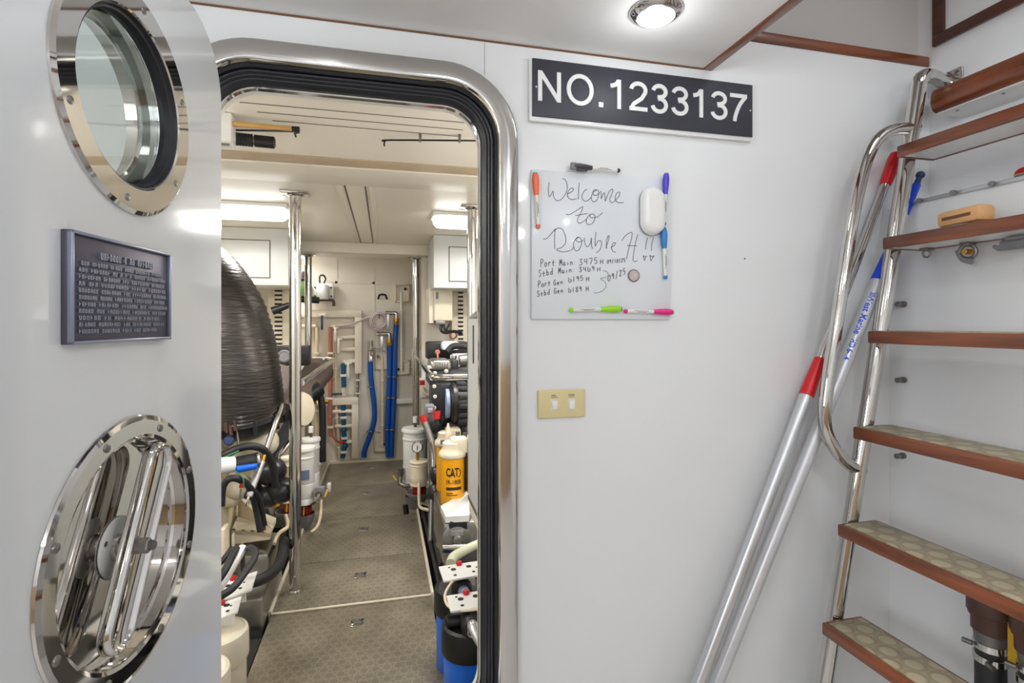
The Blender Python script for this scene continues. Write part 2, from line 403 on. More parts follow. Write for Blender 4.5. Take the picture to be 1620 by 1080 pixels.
MB(DM).cyl((PC[0], -.022, PC[1]), (PC[0], -.030, PC[1]), .1165, seg=56).build('porthole_glass', 'glass', door)
for k in range(6):
    a = math.radians(30 + 60 * k + 8)
    q = (PC[0] + .138 * math.cos(a), .006, PC[1] + .138 * math.sin(a))
    MB(DM).lathe(q, AX, [(.0052, 0), (.0048, .0012), (.003, .002)], seg=14).build('screw', 'screw', pf)
# handle recess
rp = lat(RC, [(.150, -.006), (.1465, .001), (.147, .004), (.152, .006), (.172, .006), (.1785, .004), (.1796, .001), (.1796, -.003)], 'recess_ring', 'mirror', door, loop=False)
lat(RC, [(.1475, .002), (.1475, -.0145), (.1455, -.0185), (.1415, -.020), (.0002, -.020)], 'recess_dish', 'mirror', door, loop=False)
for k in range(8):
    a = math.radians(45 * k + 22)
    q = (RC[0] + .163 * math.cos(a), .006, RC[1] + .163 * math.sin(a))
    MB(DM).lathe(q, AX, [(.006, 0), (.0055, .0014), (.0035, .0026)], seg=14).build('screw', 'screw', rp)
MB(DM).lathe((RC[0], -.020, RC[1]), AX, [(.012, 0), (.040, 0), (.041, .001), (.041, .002), (.039, .003), (.012, .003)], seg=40).build('nylon_washer', 'white', door, label='white nylon washer')
for k in range(3):
    a = 2.1 * k + .5; q = (RC[0] + .031 * math.cos(a), -.0175, RC[1] + .031 * math.sin(a)); MB(DM).lathe(q, AX, [(.0038, 0), (.0035, .0015), (.002, .002)], seg=10).build('washer_screw', 'screw', door)
MB(DM).lathe((RC[0], -.0195, RC[1]), AX, [(.019, 0), (.019, .020), (.016, .024), (.016, .028)], seg=28).build('shaft', 'steel', door)
ta = math.radians(26.5); HL, HW = .136, .031      # oblong turning handle with a rolled rim
def pill(i, n_):
    out = []
    for sgn, a0 in ((1, 0), (-1, 180)):
        for k in range(13):
            t_ = math.radians(a0 + 180 * k / 12); x = (HW - i) * math.cos(t_); y = sgn * (HL - HW) + (HW - i) * math.sin(t_)
            out.append((RC[0] + .003 + x * math.cos(ta) + y * -math.sin(ta) * -1 * -1, n_, RC[1] + .008 + x * math.sin(ta) * 1 + y * math.cos(ta)))
    return out
hd = MB(DM).rings([pill(i, n_) for i, n_ in ((.004, .0015), (.001, .003), (0, .007), (0, .013), (.0015, .017), (.004, .0185), (.0065, .017), (.008, .0135), (.010, .012), (.0305, .012))]).build('turning_handle', 'mirror', door, sharp=60)
MB(DM).lathe((RC[0], .011, RC[1]), AX, [(.0105, 0), (.0105, .011), (.0085, .013), (.0065, .013), (.0065, .019), (.004, .020)], seg=6).build('locknut', 'screw', hd)
# engraved plaque screwed to the door
pl0, pl1, pz0, pz1 = .4275, .2107, E - .0246, E + .1065
pq = thing('engraved_plaque', 'dark pewter plaque with raised lettering on the white door below the porthole', 'plaque', DM @ V((.319, .003, pz0)))
MB(DM).box((pl1, .0, pz0), (pl0, .008, pz1), .0012).build('plaque_plate', 'plaque', pq)
b = MB(DM)
for lo, hi in (((pl1, pz0), (pl0, pz0 + .004)), ((pl1, pz1 - .004), (pl0, pz1)), ((pl1, pz0), (pl1 + .004, pz1)), ((pl0 - .004, pz0), (pl0, pz1))):
    b.box((lo[0], .006, lo[1]), (hi[0], .0125, hi[1]), .0012)
b.build('plaque_border', 'plaqueL', pq)
b = MB(DM)
def fake_line(z, a0, a1, h, words):
    """worn raised lettering, too blurred in the photograph to read: strokes grouped in words"""
    tot = sum(words) + len(words) - 1; st = (a1 - a0) / tot; a = a0
    for wd in words:
        for k in range(wd):
            x = a + k * st; wv = st * .78; kind = random.randrange(4)
            b.box((pl0 - x, .006, z), (pl0 - x - wv * .3, .0105, z + h))
            if kind != 3: b.box((pl0 - x - wv * .62, .006, z), (pl0 - x - wv * .9, .0105, z + h))
            if kind in (0, 1): b.box((pl0 - x, .006, z + h * .75), (pl0 - x - wv * .9, .0105, z + h))
            if kind in (0, 2): b.box((pl0 - x, .006, z), (pl0 - x - wv * .9, .0105, z + h * .22))
            if kind in (1, 3): b.box((pl0 - x, .006, z + h * .42), (pl0 - x - wv * .8, .0105, z + h * .62))
        a += (wd + 1) * st
fake_line(pz1 - .0285, .053, .173, .0086, [7, 1, 2, 7])
LINES = [(.018, .195, [3, 6, 5, 4, 7, 6]), (.014, .202, [3, 7, 2, 1, 1, 1, 5, 9]), (.014, .2, [8, 7, 3, 9, 7]), (.014, .204, [2, 3, 10, 6, 8]), (.014, .205, [7, 8, 3, 9, 7]), (.014, .2, [7, 5, 8, 9, 6]), (.014, .208, [6, 8, 7, 3, 10]), (.014, .203, [5, 3, 9, 8, 7]), (.014, .186, [6, 2, 9, 6]), (.014, .2, [6, 9, 3, 9, 6]), (.014, .18, [7, 7, 4, 3, 7])]
for i, (a0, a1, wd) in enumerate(LINES): fake_line(pz1 - .0385 - i * .0080, a0, a1, .0048, wd)
b.build('raised_lettering', 'plaqueL', pq)

# ================================================================ NUMBER BOARD
nb = thing('number_board', 'long black board with white number 1233137 high on the white wall', 'sign', (.664, D, E + .497))
MB().box((.346, D - .012, E + .4965), (.978, D, E + .652), .002).build('backing_board', 'whitem', nb)
MB().box((.3525, D - .0165, E + .507), (.976, D - .012, E + .6485), .001).build('black_face', 'sign', nb)
T_ = .0105                     # stroke width of the routed characters
TK = [0]
def thick(mb, pts, sub=1):
    TK[0] = (TK[0] + 1) % 5; dz = .0003 * TK[0]
    P_ = [V((x, 0, y)) for x, y in pts]
    if sub > 1: P_ = cr(P_, sub)
    n = len(P_); A_, B_ = [], []
    for i in range(n):
        t_ = (P_[min(i + 1, n - 1)] - P_[max(i - 1, 0)]).normalized(); s_ = V((-t_.z, 0, t_.x)) * T_ / 2
        A_.append(P_[i] + s_); B_.append(P_[i] - s_)
    mb.rings([[a_ + V((0, D - .0165, 0)), b_ + V((0, D - .0165, 0)), b_ + V((0, D - .0182 - dz, 0)), a_ + V((0, D - .0182 - dz, 0))] for a_, b_ in zip(A_, B_)])
def digits(txt, x0s, base, H):
    h = T_ / 2
    for ch, (x0, x1) in zip(txt, x0s):
        mb = MB()
        wd = x1 - x0; P_ = lambda L: [(x0 + a_ * wd, base + b_ * H) for a_, b_ in L]
        arc = lambda cx, cz, rx, rz, a0, a1, n=16: [(cx + rx * math.cos(math.radians(a0 + (a1 - a0) * k / n)), cz + rz * math.sin(math.radians(a0 + (a1 - a0) * k / n))) for k in range(n + 1)]
        if ch == 'N':
            thick(mb, [(x0 + h, base), (x0 + h, base + H)]); thick(mb, [(x1 - h, base), (x1 - h, base + H)]); thick(mb, [(x0 + h * 1.1, base + H - h * .6), (x1 - h * 1.1, base + h * .6)])
        elif ch == 'O': thick(mb, arc((x0 + x1) / 2, base + H / 2, wd / 2 - h, H / 2 - h + .002, 0, 360, 44))
        elif ch == '.': mb.box((x0, D - .0165, base), (x1, D - .0185, base + (x1 - x0)))
        elif ch == '1':
            thick(mb, [(x1 - h, base), (x1 - h, base + H)]); thick(mb, arc(x0 - .002, base + H * 1.0, wd - h, H * .235, -88, -8, 8))
        elif ch == '7':
            thick(mb, [(x0, base + H - h), (x1, base + H - h)]); thick(mb, [(x1 - h * .6, base + H - h), (x1 - wd * .42, base + H * .62), (x1 - wd * .66, base + H * .25), (x1 - wd * .74, base)], 5)
        elif ch == '3':
            c_ = (x0 + x1) / 2; ru, rl = H * .265, H * .285
            thick(mb, arc(c_, base + H - ru + .001, wd / 2 - h * 1.3, ru - h, 172, -88, 20) + [(c_ - wd * .10, base + H - 2 * ru + h + .0005)])
            thick(mb, [(c_ - wd * .08, base + 2 * rl - h - .001)] + arc(c_, base + rl, wd / 2 - h, rl - h + .001, 88, -172, 20))
        elif ch == '2':
            c_ = (x0 + x1) / 2; ru = H * .28
            thick(mb, arc(c_, base + H - ru, wd / 2 - h, ru - h + .001, 175, -25, 18) + [(c_ + wd * .18, base + H * .44), (x0 + wd * .25, base + H * .24), (x0 + h * 1.1, base + h * 1.2)])
            thick(mb, [(x0, base + h), (x1, base + h)])
        mb.build('number_character', 'whitem', nb, sharp=20)
XD = [((x - 0) / 4.05 + 820) for x in (125, 272, 308, 480, 514, 543, 592, 657, 710, 825, 847, 957, 978, 1088, 1122, 1181, 1230, 1338, 1355, 1462)]
XD = [at(x, 160, D - .0165).x for x in XD]
digits('NO.1233137', list(zip(XD[0::2], XD[1::2])), E + .5445, .0745)
for x in (.362, .968): MB().cyl((x, D - .0165, E + .578), (x, D - .018, E + .578), .0026, seg=10).build('screw', 'alu', nb)

# ================================================================ WHITEBOARD
BD = .010
a, c = at(841, 267, D - BD), at(1061, 505, D - BD)
wb = thing('whiteboard', 'square frameless whiteboard with handwritten engine hours on the white wall', 'whiteboard', ((a.x + c.x) / 2, D, c.z))
MB().box((a.x, D - BD, c.z), (c.x, D, a.z + .0), .0025).build('board_panel', 'board', wb)
def stroke(mb, pts, r=.00082, sub=5):
    P = cr([at(x, y, D - BD) for x, y in pts], sub); n = len(P); rs = []
    for i in range(n):
        t = (P[min(i + 1, n - 1)] - P[max(i - 1, 0)]); s_ = V((-t.z, 0, t.x))
        s_ = s_.normalized() * r if s_.length > 1e-9 else V((r, 0, 0))
        rs.append([P[i] - s_ + V((0, .0003, 0)), P[i] - s_ - V((0, .0005, 0)), P[i] + s_ - V((0, .0005, 0)), P[i] + s_ + V((0, .0003, 0))])
    mb.rings(rs)
ZA = lambda L: [(830 + x / 7.447, 255 + y / 7.447) for x, y in L]
ZB = lambda L: [(830 + x / 9, 390 + y / 9) for x, y in L]
ZC = lambda L: [(940 + x / 6.75, 340 + y / 6.75) for x, y in L]
mb = MB()
for L in ([(288, 250), (280, 330), (286, 412), (305, 405), (335, 352), (340, 410), (370, 460), (420, 455), (470, 405), (500, 330), (495, 255), (468, 210), (445, 208)],
          [(498, 382), (545, 365), (575, 335), (560, 315), (528, 332), (502, 385), (515, 430), (560, 452), (612, 440)],
          [(642, 250), (636, 350), (632, 450)],
          [(737, 330), (710, 342), (676, 400), (684, 452), (720, 470), (755, 455), (785, 425)],
          [(845, 338), (805, 370), (785, 430), (802, 472), (840, 468), (866, 420), (872, 360), (845, 335), (805, 352), (812, 395), (850, 400), (884, 370)],
          [(895, 350), (904, 400), (900, 442), (925, 385), (940, 372), (946, 410), (948, 472), (968, 420), (1000, 350), (1040, 332), (1022, 400), (1002, 450), (1030, 490), (1080, 448), (1120, 395), (1112, 362), (1076, 390), (1068, 450), (1102, 486), (1165, 487)],
          [(485, 627), (530, 625), (620, 575), (685, 535), (660, 610), (625, 680), (632, 725), (665, 725), (725, 685)], [(597, 640), (680, 625), (742, 615)],
          [(770, 625), (735, 670), (725, 720), (750, 746), (792, 735), (822, 690), (826, 640), (795, 620), (768, 640), (785, 665), (840, 660), (880, 640), (918, 605)],
          [(218, 912), (250, 915), (300, 870), (362, 792)], [(360, 800), (352, 900), (355, 1035)],
          [(345, 825), (400, 785), (450, 810), (482, 890), (480, 960), (440, 1012), (375, 1042), (450, 1066), (540, 1050), (582, 1005)],
          [(640, 895), (590, 930), (575, 990), (592, 1045), (632, 1050), (665, 990), (672, 930), (632, 893), (600, 925), (640, 950), (692, 930)],
          [(700, 900), (715, 980), (740, 1008), (775, 960), (786, 900), (788, 990), (802, 1030)],
          [(840, 835), (831, 920), (830, 1000), (860, 945), (900, 940), (905, 990), (880, 1050), (845, 1078)],
          [(958, 1020), (985, 935), (996, 880), (976, 890), (962, 960), (966, 1030)], [(1012, 1018), (1058, 990), (1070, 962), (1042, 965), (1024, 1020), (1040, 1060), (1072, 1072)]):
    stroke(mb, ZA(L))
for L in ([(295, 275), (330, 225), (385, 188), (405, 195), (396, 260), (372, 340), (345, 470)], [(466, 205), (440, 300), (420, 420), (415, 480), (435, 497), (460, 485)], [(352, 325), (455, 330)],
          [(570, 240), (555, 300), (547, 365)], [(632, 240), (615, 310), (612, 380)], [(524, 432), (528, 455), (537, 485), (548, 455), (557, 438), (540, 448), (524, 432)], [(594, 428), (600, 460), (606, 490), (622, 460), (640, 434), (616, 446), (594, 428)]):
    stroke(mb, ZC(L))
mb.build('greeting_writing', 'ink', wb)
G = {'P': [[(.1, 0), (.15, 1)], [(.1, 1), (.7, .95), (.75, .6), (.2, .45)]], 'o': [[(.5, .5), (.15, .3), (.3, 0), (.7, .05), (.8, .35), (.5, .5)]], 'r': [[(.2, .5), (.2, 0)], [(.2, .3), (.5, .5), (.75, .42)]],
     't': [[(.45, .7), (.45, .05), (.7, 0)], [(.1, .38), (.85, .4)]], 'M': [[(.05, 0), (.2, 1), (.45, .3), (.75, 1), (.9, 0)]], 'a': [[(.75, .45), (.3, .5), (.15, .15), (.4, 0), (.72, .3), (.78, 0)]],
     'i': [[(.45, .45), (.45, 0)], [(.45, .65), (.47, .7)]], 'n': [[(.15, .5), (.2, 0)], [(.2, .35), (.5, .5), (.75, .35), (.78, 0)]], ':': [[(.4, .45), (.42, .5)], [(.4, .05), (.42, .1)]],
     '0': [[(.5, .95), (.15, .6), (.2, .1), (.55, 0), (.85, .4), (.75, .85), (.5, .95)]], '1': [[(.5, 1), (.48, 0)]], '2': [[(.15, .8), (.5, 1), (.75, .75), (.2, .05), (.85, .05)]], '3': [[(.15, .95), (.7, .95), (.4, .55), (.8, .35), (.5, .02), (.1, .1)]],
     '4': [[(.2, 1), (.15, .5), (.75, .5)], [(.75, 1), (.7, 0)]], '5': [[(.8, 1), (.25, .97), (.2, .6), (.7, .55), (.7, .1), (.15, .02)]], '6': [[(.25, .95), (.12, .3), (.4, 0), (.85, .1), (.85, .5), (.5, .45)]], '7': [[(.1, .95), (.8, .95), (.45, 0)]],
     '8': [[(.5, .5), (.2, .8), (.5, 1), (.8, .8), (.5, .5), (.15, .2), (.5, 0), (.85, .2), (.5, .5)]], '9': [[(.75, .8), (.4, 1), (.2, .7), (.5, .55), (.75, .8), (.7, 0)]], 'H': [[(.15, 1), (.12, 0)], [(.8, 1), (.78, 0)], [(.12, .5), (.8, .55)]],
     'S': [[(.8, .9), (.4, 1), (.2, .7), (.7, .4), (.6, .05), (.1, .02)]], 'b': [[(.2, .95), (.2, 0)], [(.2, .4), (.6, .5), (.7, .1), (.2, .02)]], 'd': [[(.75, 1), (.75, 0)], [(.75, .4), (.3, .45), (.2, .1), (.75, .08)]],
     'G': [[(.85, .85), (.4, 1), (.1, .5), (.3, .05), (.8, .1), (.8, .45), (.5, .45)]], 'e': [[(.15, .25), (.7, .3), (.5, .52), (.2, .3), (.35, 0), (.8, .08)]], '/': [[(.7, 1.1), (.3, -.15)]]}
mb = MB()
def write(txt, x0, y0, x1, y1, h, r=.0009):
    n = len(txt); dx, dy = (x1 - x0) / n, (y1 - y0) / n
    for i, chn in enumerate(txt):
        for L in G.get(chn, []):
            stroke(mb, ZB([(x0 + dx * (i + p * .82), y0 + dy * (i + p) - q * h) for p, q in L]), r, 4)
for wd in (('Port', 225, 290, 440, 265, 110), ('Main:', 495, 272, 745, 258, 90), ('3475', 772, 265, 1055, 240, 85), ('H', 1070, 250, 1135, 245, 65), ('09/10/25', 1172, 240, 1440, 215, 50),
           ('Stbd', 195, 430, 415, 395, 95), ('Main:', 478, 388, 730, 355, 85), ('3469', 772, 362, 1010, 345, 70), ('H', 1030, 355, 1095, 345, 55),
           ('Port', 190, 585, 375, 550, 95), ('Gen:', 410, 555, 600, 520, 75), ('6195', 620, 510, 845, 480, 70), ('H', 872, 495, 935, 488, 62),
           ('Stbd', 175, 712, 370, 680, 80), ('Gen:', 415, 670, 605, 645, 75), ('6189', 620, 655, 825, 635, 70), ('H', 868, 636, 925, 630, 65)):
    write(*wd)
write('09/25', 1180, 500, 1450, 385, 85)
stroke(mb, ZB([(1120, 345), (1162, 352), (1190, 395), (1160, 435), (1080, 455), (1130, 492), (1160, 550), (1130, 610), (1060, 652), (990, 660)]), .0006)
mb.build('hours_writing', 'ink', wb)
def marker(p0, p1, col, label, body_r=.0048, eraser=False, mags=0):
    A, B = at(*p0, D - BD - .0095), at(*p1, D - BD - .0065); ax = B - A; L = ax.length; u = ax.normalized()
    t = thing('dry_erase_marker', label, 'marker', A * .5 + B * .5, 'dry-erase markers on the whiteboard')
    MB().lathe(A, ax, [(.0052, .003), (.0068, .004), (.0082, .012), (.0088, L * .14), (.0078, L * .26), (.0060, L * .38), (.0058, L * .405), (.004, L * .407)], seg=18).build('cap', MK[col], t)
    MB().lathe(A + u * L * .40, ax, [(.0046, 0), (body_r, .001), (body_r, L * .53), (.004, L * .535)], seg=16).build('barrel', 'white', t)
    MB().lathe(A + u * L * .93, ax, [(.004, 0), (.0052, .001), (.0052, L * .05), (.003, L * .068)], seg=16).build('end_plug', MK[col], t)
    n_ = V((0, -1, 0)); s_ = u.cross(n_)
    b_ = MB()
    for off, q0, q1 in ((.0012, .52, .80), (-.0014, .56, .74)):
        P0, P1 = A + u * L * q0, A + u * L * q1
        for dz in (0,):
            pts = [P0 + s_ * (off + .0005) + n_ * (body_r - .0002 ), P0 + s_ * (off - .0005) + n_ * (body_r - .0002), P1 + s_ * (off - .0005) + n_ * (body_r - .0002), P1 + s_ * (off + .0005) + n_ * (body_r - .0002)]
            b_.rings([pts, [q + n_ * .0004 for q in pts]])
    b_.build('printed_line', 'ink', t)
    if eraser:
        b_ = MB(); q = A + u * .004
        b_.box(q - V((.0075, .006, .0085)), q + V((.006, .006, .0085)), .0015); b_.build('eraser_tip', 'greyp', t)
        b_ = MB(); q = A + u * .026 - V((0, 0, .006)); b_.box(q - V((.014, .005, .005)), q + V((.014, .005, .006)), .002); b_.build('magnet_clip', MK[col], t)
    else:
        MB().lathe(A, ax, [(.004, 0), (.0058, .0005), (.006, .0035), (.005, .004)], seg=16).build('cap_end', 'greyp', t)
marker((846.5, 273), (851.5, 361), 'orange', 'orange capped marker upright at the left edge of the whiteboard')
marker((905, 262.5), (981, 270), 'dark', 'black capped marker with eraser tip across the top edge of the whiteboard', eraser=True)
marker((1054, 273.5), (1050.5, 357), 'purple', 'violet capped marker upright at the upper right edge of the whiteboard')
marker((1050, 359.5), (1053, 441.5), 'blue', 'blue capped marker upright below the violet one')
marker((983.5, 488.5), (900.5, 490.5), 'green', 'lime green capped marker lying along the bottom edge of the whiteboard')
marker((1065, 493.5), (987, 492), 'pink', 'hot pink capped marker at the bottom right corner of the whiteboard')
# eraser and coin magnet
a, c = at(1011, 297, D - BD), at(1047, 373, D - BD)
er = thing('whiteboard_eraser', 'white rounded oval eraser stuck on the whiteboard', 'eraser', ((a.x + c.x) / 2, D - BD, c.z))
def lozenge(x0, z0, x1, z1, layers):
    r = (x1 - x0) / 2
    return MB().rings([[(x, y, z) for x, z in rrect(x0 + i, z0 + i, x1 - i, z1 - i, max(r - i - .0003, .001), 10)] for i, y in layers])
lozenge(a.x, c.z, c.x, a.z, [(.0, D - BD), (.0, D - BD - .005)]).build('felt_pad', 'greyp', er)
lozenge(a.x, c.z, c.x, a.z, [(.0005, D - BD - .005), (-.0008, D - BD - .007), (.0005, D - BD - .018), (.004, D - BD - .024), (.010, D - BD - .027), (.018, D - BD - .028)]).build('shell', 'whitem', er)
p = at(1002, 436, D - BD)
co = thing('coin_magnet', 'round dull silver coin magnet on the whiteboard beside the date', 'magnet', p)
MB().lathe(p, (0, -1, 0), [(.0155, 0), (.016, .001), (.016, .003), (.0135, .0035)], seg=32).build('rim', mat('coin_rim', (112, 98, 92), .45, .4), co)
MB().lathe(p, (0, -1, 0), [(.0135, .002), (.0134, .0038), (.011, .0041), (.001, .0043)], seg=32).build('face', mat('coin_face', (196, 184, 178), .5, .25, var=.3, vscale=90), co)

# ================================================================ LIGHT SWITCH
a, c = at(851, 669, D - .006), at(926, 712, D - .006)
sx0, sx1, sz0, sz1 = a.x, c.x, E - .2365, E - .2365 + .070
sw = thing('light_switch', 'cream double light switch plate on the white wall', 'light switch', ((sx0 + sx1) / 2, D, sz0))
MB().box((sx0, D - .0075, sz0), (sx1, D, sz1), .0035, 3).build('switch_plate', 'almond', sw)
for fx in (.34, .70):
    x = sx0 + (sx1 - sx0) * fx
    MB().box((x - .010, D - .0085, sz0 + .0185), (x + .010, D - .004, sz0 + .048), .001).build('rocker_bezel', 'offw', sw)
    MB().box((x - .0075, D - .0125, sz0 + .022), (x + .0075, D - .006, sz0 + .044), .002).build('rocker', 'white', sw)
    text_mesh('LIGHTS', lambda u, v, d: (x - .008 + u, D - .0075 - d, sz0 + .0505 + v), .016, .0036, .0004, 'switch_lettering', 'ink', sw)
    bb = MB()
    for k in range(4 if fx < .5 else 6): bb.box((x - .008 + .0028 * k, D - .0079, sz0 + .0555), (x - .0062 + .0028 * k, D - .0074, sz0 + .0585))
    bb.build('switch_lettering', 'ink', sw)
# nail mark on the wall
p = at(1178, 409, D); MB().cyl(p, p - V((0, .002, 0)), .0022, seg=10).build('screw_head', 'screw', None, 'tiny dark screw head alone on the white wall right of the whiteboard', 'screw')

# ================================================================ CEILING DOWNLIGHTS
for i, (x, y, _) in enumerate(DOWN):
    lab = ('round chrome recessed downlight lit in the white ceiling above the number board', 'round chrome downlight in the ceiling above the open door', 'round chrome downlight in the middle of the ceiling', 'round chrome downlight at the back left of the ceiling', 'round chrome downlight near the stair opening', 'added unseen fill downlight at the back right of the ceiling', 'added unseen fill downlight at the middle of the back wall')[i]
    dl = thing('downlight', lab, 'ceiling light', (x, y, CEIL), 'ceiling downlights')
    MB().lathe((x, y, CEIL), (0, 0, -1), [(.058, 0), (.058, .003), (.055, .007), (.045, .013), (.041, .014), (.040, .010), (.039, .0)], seg=48).build('trim_ring', 'mirror', dl)
    MB().lathe((x, y, CEIL), (0, 0, -1), [(.040, .004), (.038, .009), (.025, .0125), (.002, .014)], seg=36).build('lens', 'lens', dl)

# ================================================================ COMPANIONWAY LADDER
YS = 1.152
ld = thing('companionway_ladder', 'steep ladder with teak treads and chrome tube rails at right', 'ladder', (1.15, .8, 0))
pts = [at(x, y, YS) for x, y in ((1325, 950.5), (1366, 722), (1403, 467), (1431.7, 310), (1449, 165))]
k0, k1 = pts[0], pts[-1]; sl = (k1 - k0) / (k1.z - k0.z)
foot = k0 + sl * (0 - k0.z)
elbow = k0 + sl * (E + .665 - k0.z)
top = V((1.605, YS + .035, E + .70))
rail = [foot, k0 + sl * (.6 - k0.z), k0 + sl * (1.2 - k0.z), k0 + sl * (E + .60 - k0.z), elbow, elbow + V((.018, .004, .024)), elbow + V((.05, .01, .034)), top * .5 + (elbow + V((.05, .01, .034))) * .5, top]
YN = .42
MB().tube(rail, .0195, seg=18, sub=6).build('side_rail', 'mirror', ld)
MB().tube([V((q.x, YN, q.z)) for q in rail[:5]] + [V((1.6, YN, E + .70))], .0195, seg=16, sub=5).build('side_rail', 'mirror', ld)
lp = [(1450, 205), (1440, 203.5), (1412, 206), (1388, 221), (1371, 252), (1360, 292), (1346, 360), (1329, 475), (1318, 548), (1306, 630), (1306, 678), (1320, 708), (1341, 733), (1364, 744)]
MB().tube([at(x, y, YS) for x, y in lp], .0165, seg=16, sub=6).build('hand_rail', 'mirror', ld)
fpl = MB().box((1.602, 1.15, E + .659), (1.61, 1.238, E + .735), .002).build('wall_flange', 'steel', ld)
for y, z in ((1.163, .72), (1.163, .674), (1.224, .72), (1.224, .674)): MB().lathe((1.602, y, E + z), (-1, 0, 0), [(.008, 0), (.008, .002), (.004, .004)], seg=12).build('flange_screw', 'screw', fpl)
TR = [(1.102, -.790), (1.151, -.540), (1.200, -.288), (1.248, -.037), (1.297, .213), (1.345, .462)]
for i, (x, z) in enumerate(TR):
    z += E; y0, y1 = .40, 1.131; dpt = .124; th = .032
    t = MB().box((x, y0, z - th / 2), (x + .012, y1, z + th / 2), .004).box((x + .012, y1 - .010, z - th / 2), (x + dpt, y1, z + th / 2), .003).box((x + dpt - .008, y0, z - th / 2), (x + dpt, y1 - .010, z + th / 2), .002).build('tread', 'teak', ld)
    MB().box((x + .012, y0, z - .006), (x + dpt - .008, y1 - .010, z + th / 2 + .0015), .001).build('tread_pad', 'pad', t, label='beige studded pad')
    MB().box((x + .012, y0 + .01, z - th / 2 + .002), (x + dpt - .008, y1 - .011, z - .006)).build('tread_underside', 'whitem', t, label='white underside')
# landing edge at the top of the ladder
lg = thing('landing_edge', 'rounded teak landing nosing above the top tread', 'landing', (1.55, .75, E + .585))
MB().rings([[(1.488, y, E + .60), (1.484, y, E + .615), (1.486, y, E + .635), (1.496, y, E + .652), (1.512, y, E + .655), (1.52, y, E + .655), (1.52, y, E + .588), (1.502, y, E + .588), (1.494, y, E + .592)] for y in (.3, 1.13, 1.142, 1.148)]).build('nosing', 'teak', lg)
MB().box((1.505, .3, E + .584), (1.61, 1.146, E + .596), .001).build('underside_panel', 'whitem', lg)
MB().box((1.52, .3, E + .63), (1.61, 1.14, E + .655), .001).build('landing_top', 'whitem', lg)
for y in (1.11, 1.0, .85): MB().cyl((1.53, y, E + .584), (1.53, y, E + .5825), .004, seg=8).build('screw', 'screw', lg)
# bolts standing out of the wall behind the ladder
for px, py in ((1424, 481), (1424, 601), (1423, 721)):
    p = atX(px, py, 1.445)
    t = thing('wall_bolt', {481: 'short bolt stub on the wall behind the ladder level with the eye', 601: 'middle bolt stub on the wall behind the ladder', 721: 'lowest bolt stub on the wall behind the ladder'}[py], 'bolt', (1.46, p.y, p.z), 'bolt stubs on the wall behind the ladder')
    MB().lathe((1.46, p.y, p.z), (-1, 0, 0), [(.009, 0), (.009, .008), (.006, .009), (.006, .016)], seg=12).build('shank', 'dullsteel', t)
    MB().lathe((1.46, p.y, p.z), (-1, 0, 0), [(.005, .016), (.0085, .017), (.0085, .027), (.005, .030)], seg=6).build('nut', 'screw', t)

# ================================================================ POLES leaning behind the hand rail
def along(A, B, t): return A + (B - A) * t
# red one
A, B = at(1419, 243, 1.215), at(1105, 1080, 1.18)
B = A + (B - A) * (A.z / (A.z - B.z)) * .999
rp = thing('telescopic_pole', 'thin silver telescopic pole with two red grips behind the handrail', 'pole', B)
q = lambda y: (A.z - at(1300, y, 1.2).z) / (A.z - B.z)
tz = lambda px, py: (A.z - at(px, py, 1.205).z) / (A.z - B.z)
MB().tube([along(A, B, tz(1402, 285)), along(A, B, tz(1300, 570))], .0115, seg=16).build('upper_tube', 'mirror', rp)
MB().lathe(A, B - A, [(.011, 0), (.0165, .004), (.0185, .02), (.016, (B - A).length * tz(1402, 290) * .9), (.0135, (B - A).length * tz(1402, 291))], seg=20).build('tip_grip', 'red', rp)
g0, g1 = along(A, B, tz(1300, 566)), along(A, B, tz(1279, 624))
MB().lathe(g0, g1 - g0, [(.012, 0), (.0145, .002), (.018, (g1 - g0).length * .7), (.0195, (g1 - g0).length), (.017, (g1 - g0).length + .001)], seg=20).build('collar_grip', 'red', rp)
MB().tube([g1, B], .0165, seg=18).build('lower_tube', 'alu', rp)
# blue one with lettering
A2, B2 = at(1456, 277, 1.182), at(1133, 1080, 1.20)
B2 = A2 + (B2 - A2) * (A2.z / (A2.z - B2.z)) * .999
bp = thing('boat_hook_pole', 'white telescopic pole with blue collar and blue printing leaning behind the ladder rail', 'pole', B2)
LT = (B2 - A2).length
def t2(py):   # parameter on the pole where it crosses picture row py
    lo, hi = 0., 1.
    for _ in range(40):
        m_ = (lo + hi) / 2; p_ = along(A2, B2, m_); dep = p_.x * SA + p_.y * CA; y_ = HOR - F_PX * (p_.z - E) / dep
        if y_ < py: lo = m_
        else: hi = m_
    return lo
P2 = lambda py: along(A2, B2, t2(py))
ax2 = B2 - A2
MB().sphere(A2, .0115).build('tip_ball', 'navy', bp)
MB().lathe(P2(279), ax2, [(.006, 0), (.0075, .01), (.0085, (P2(298) - P2(279)).length)], seg=16).build('tip_neck', 'navy', bp)
MB().lathe(P2(291), ax2, [(.009, 0), (.0112, .003), (.0105, (P2(340) - P2(291)).length)], seg=18).build('tip_sleeve', 'cobalt', bp)
MB().tube([P2(340), P2(420)], .0098, seg=16).build('inner_tube', 'white', bp)
lc = (P2(444) - P2(398)).length
MB().lathe(P2(398), ax2, [(.012, 0), (.0135, .002), (.0185, lc * .9), (.019, lc), (.017, lc + .001)], seg=20).build('collar', 'cobalt', bp)
MB().tube([P2(444), B2], .0178, seg=24).build('outer_tube', 'polew', bp)
un = ax2.normalized(); vdir = (P2(520) - V((0, 0, E))); vdir = (vdir - un * vdir.dot(un)).normalized(); sd = un.cross(vdir)
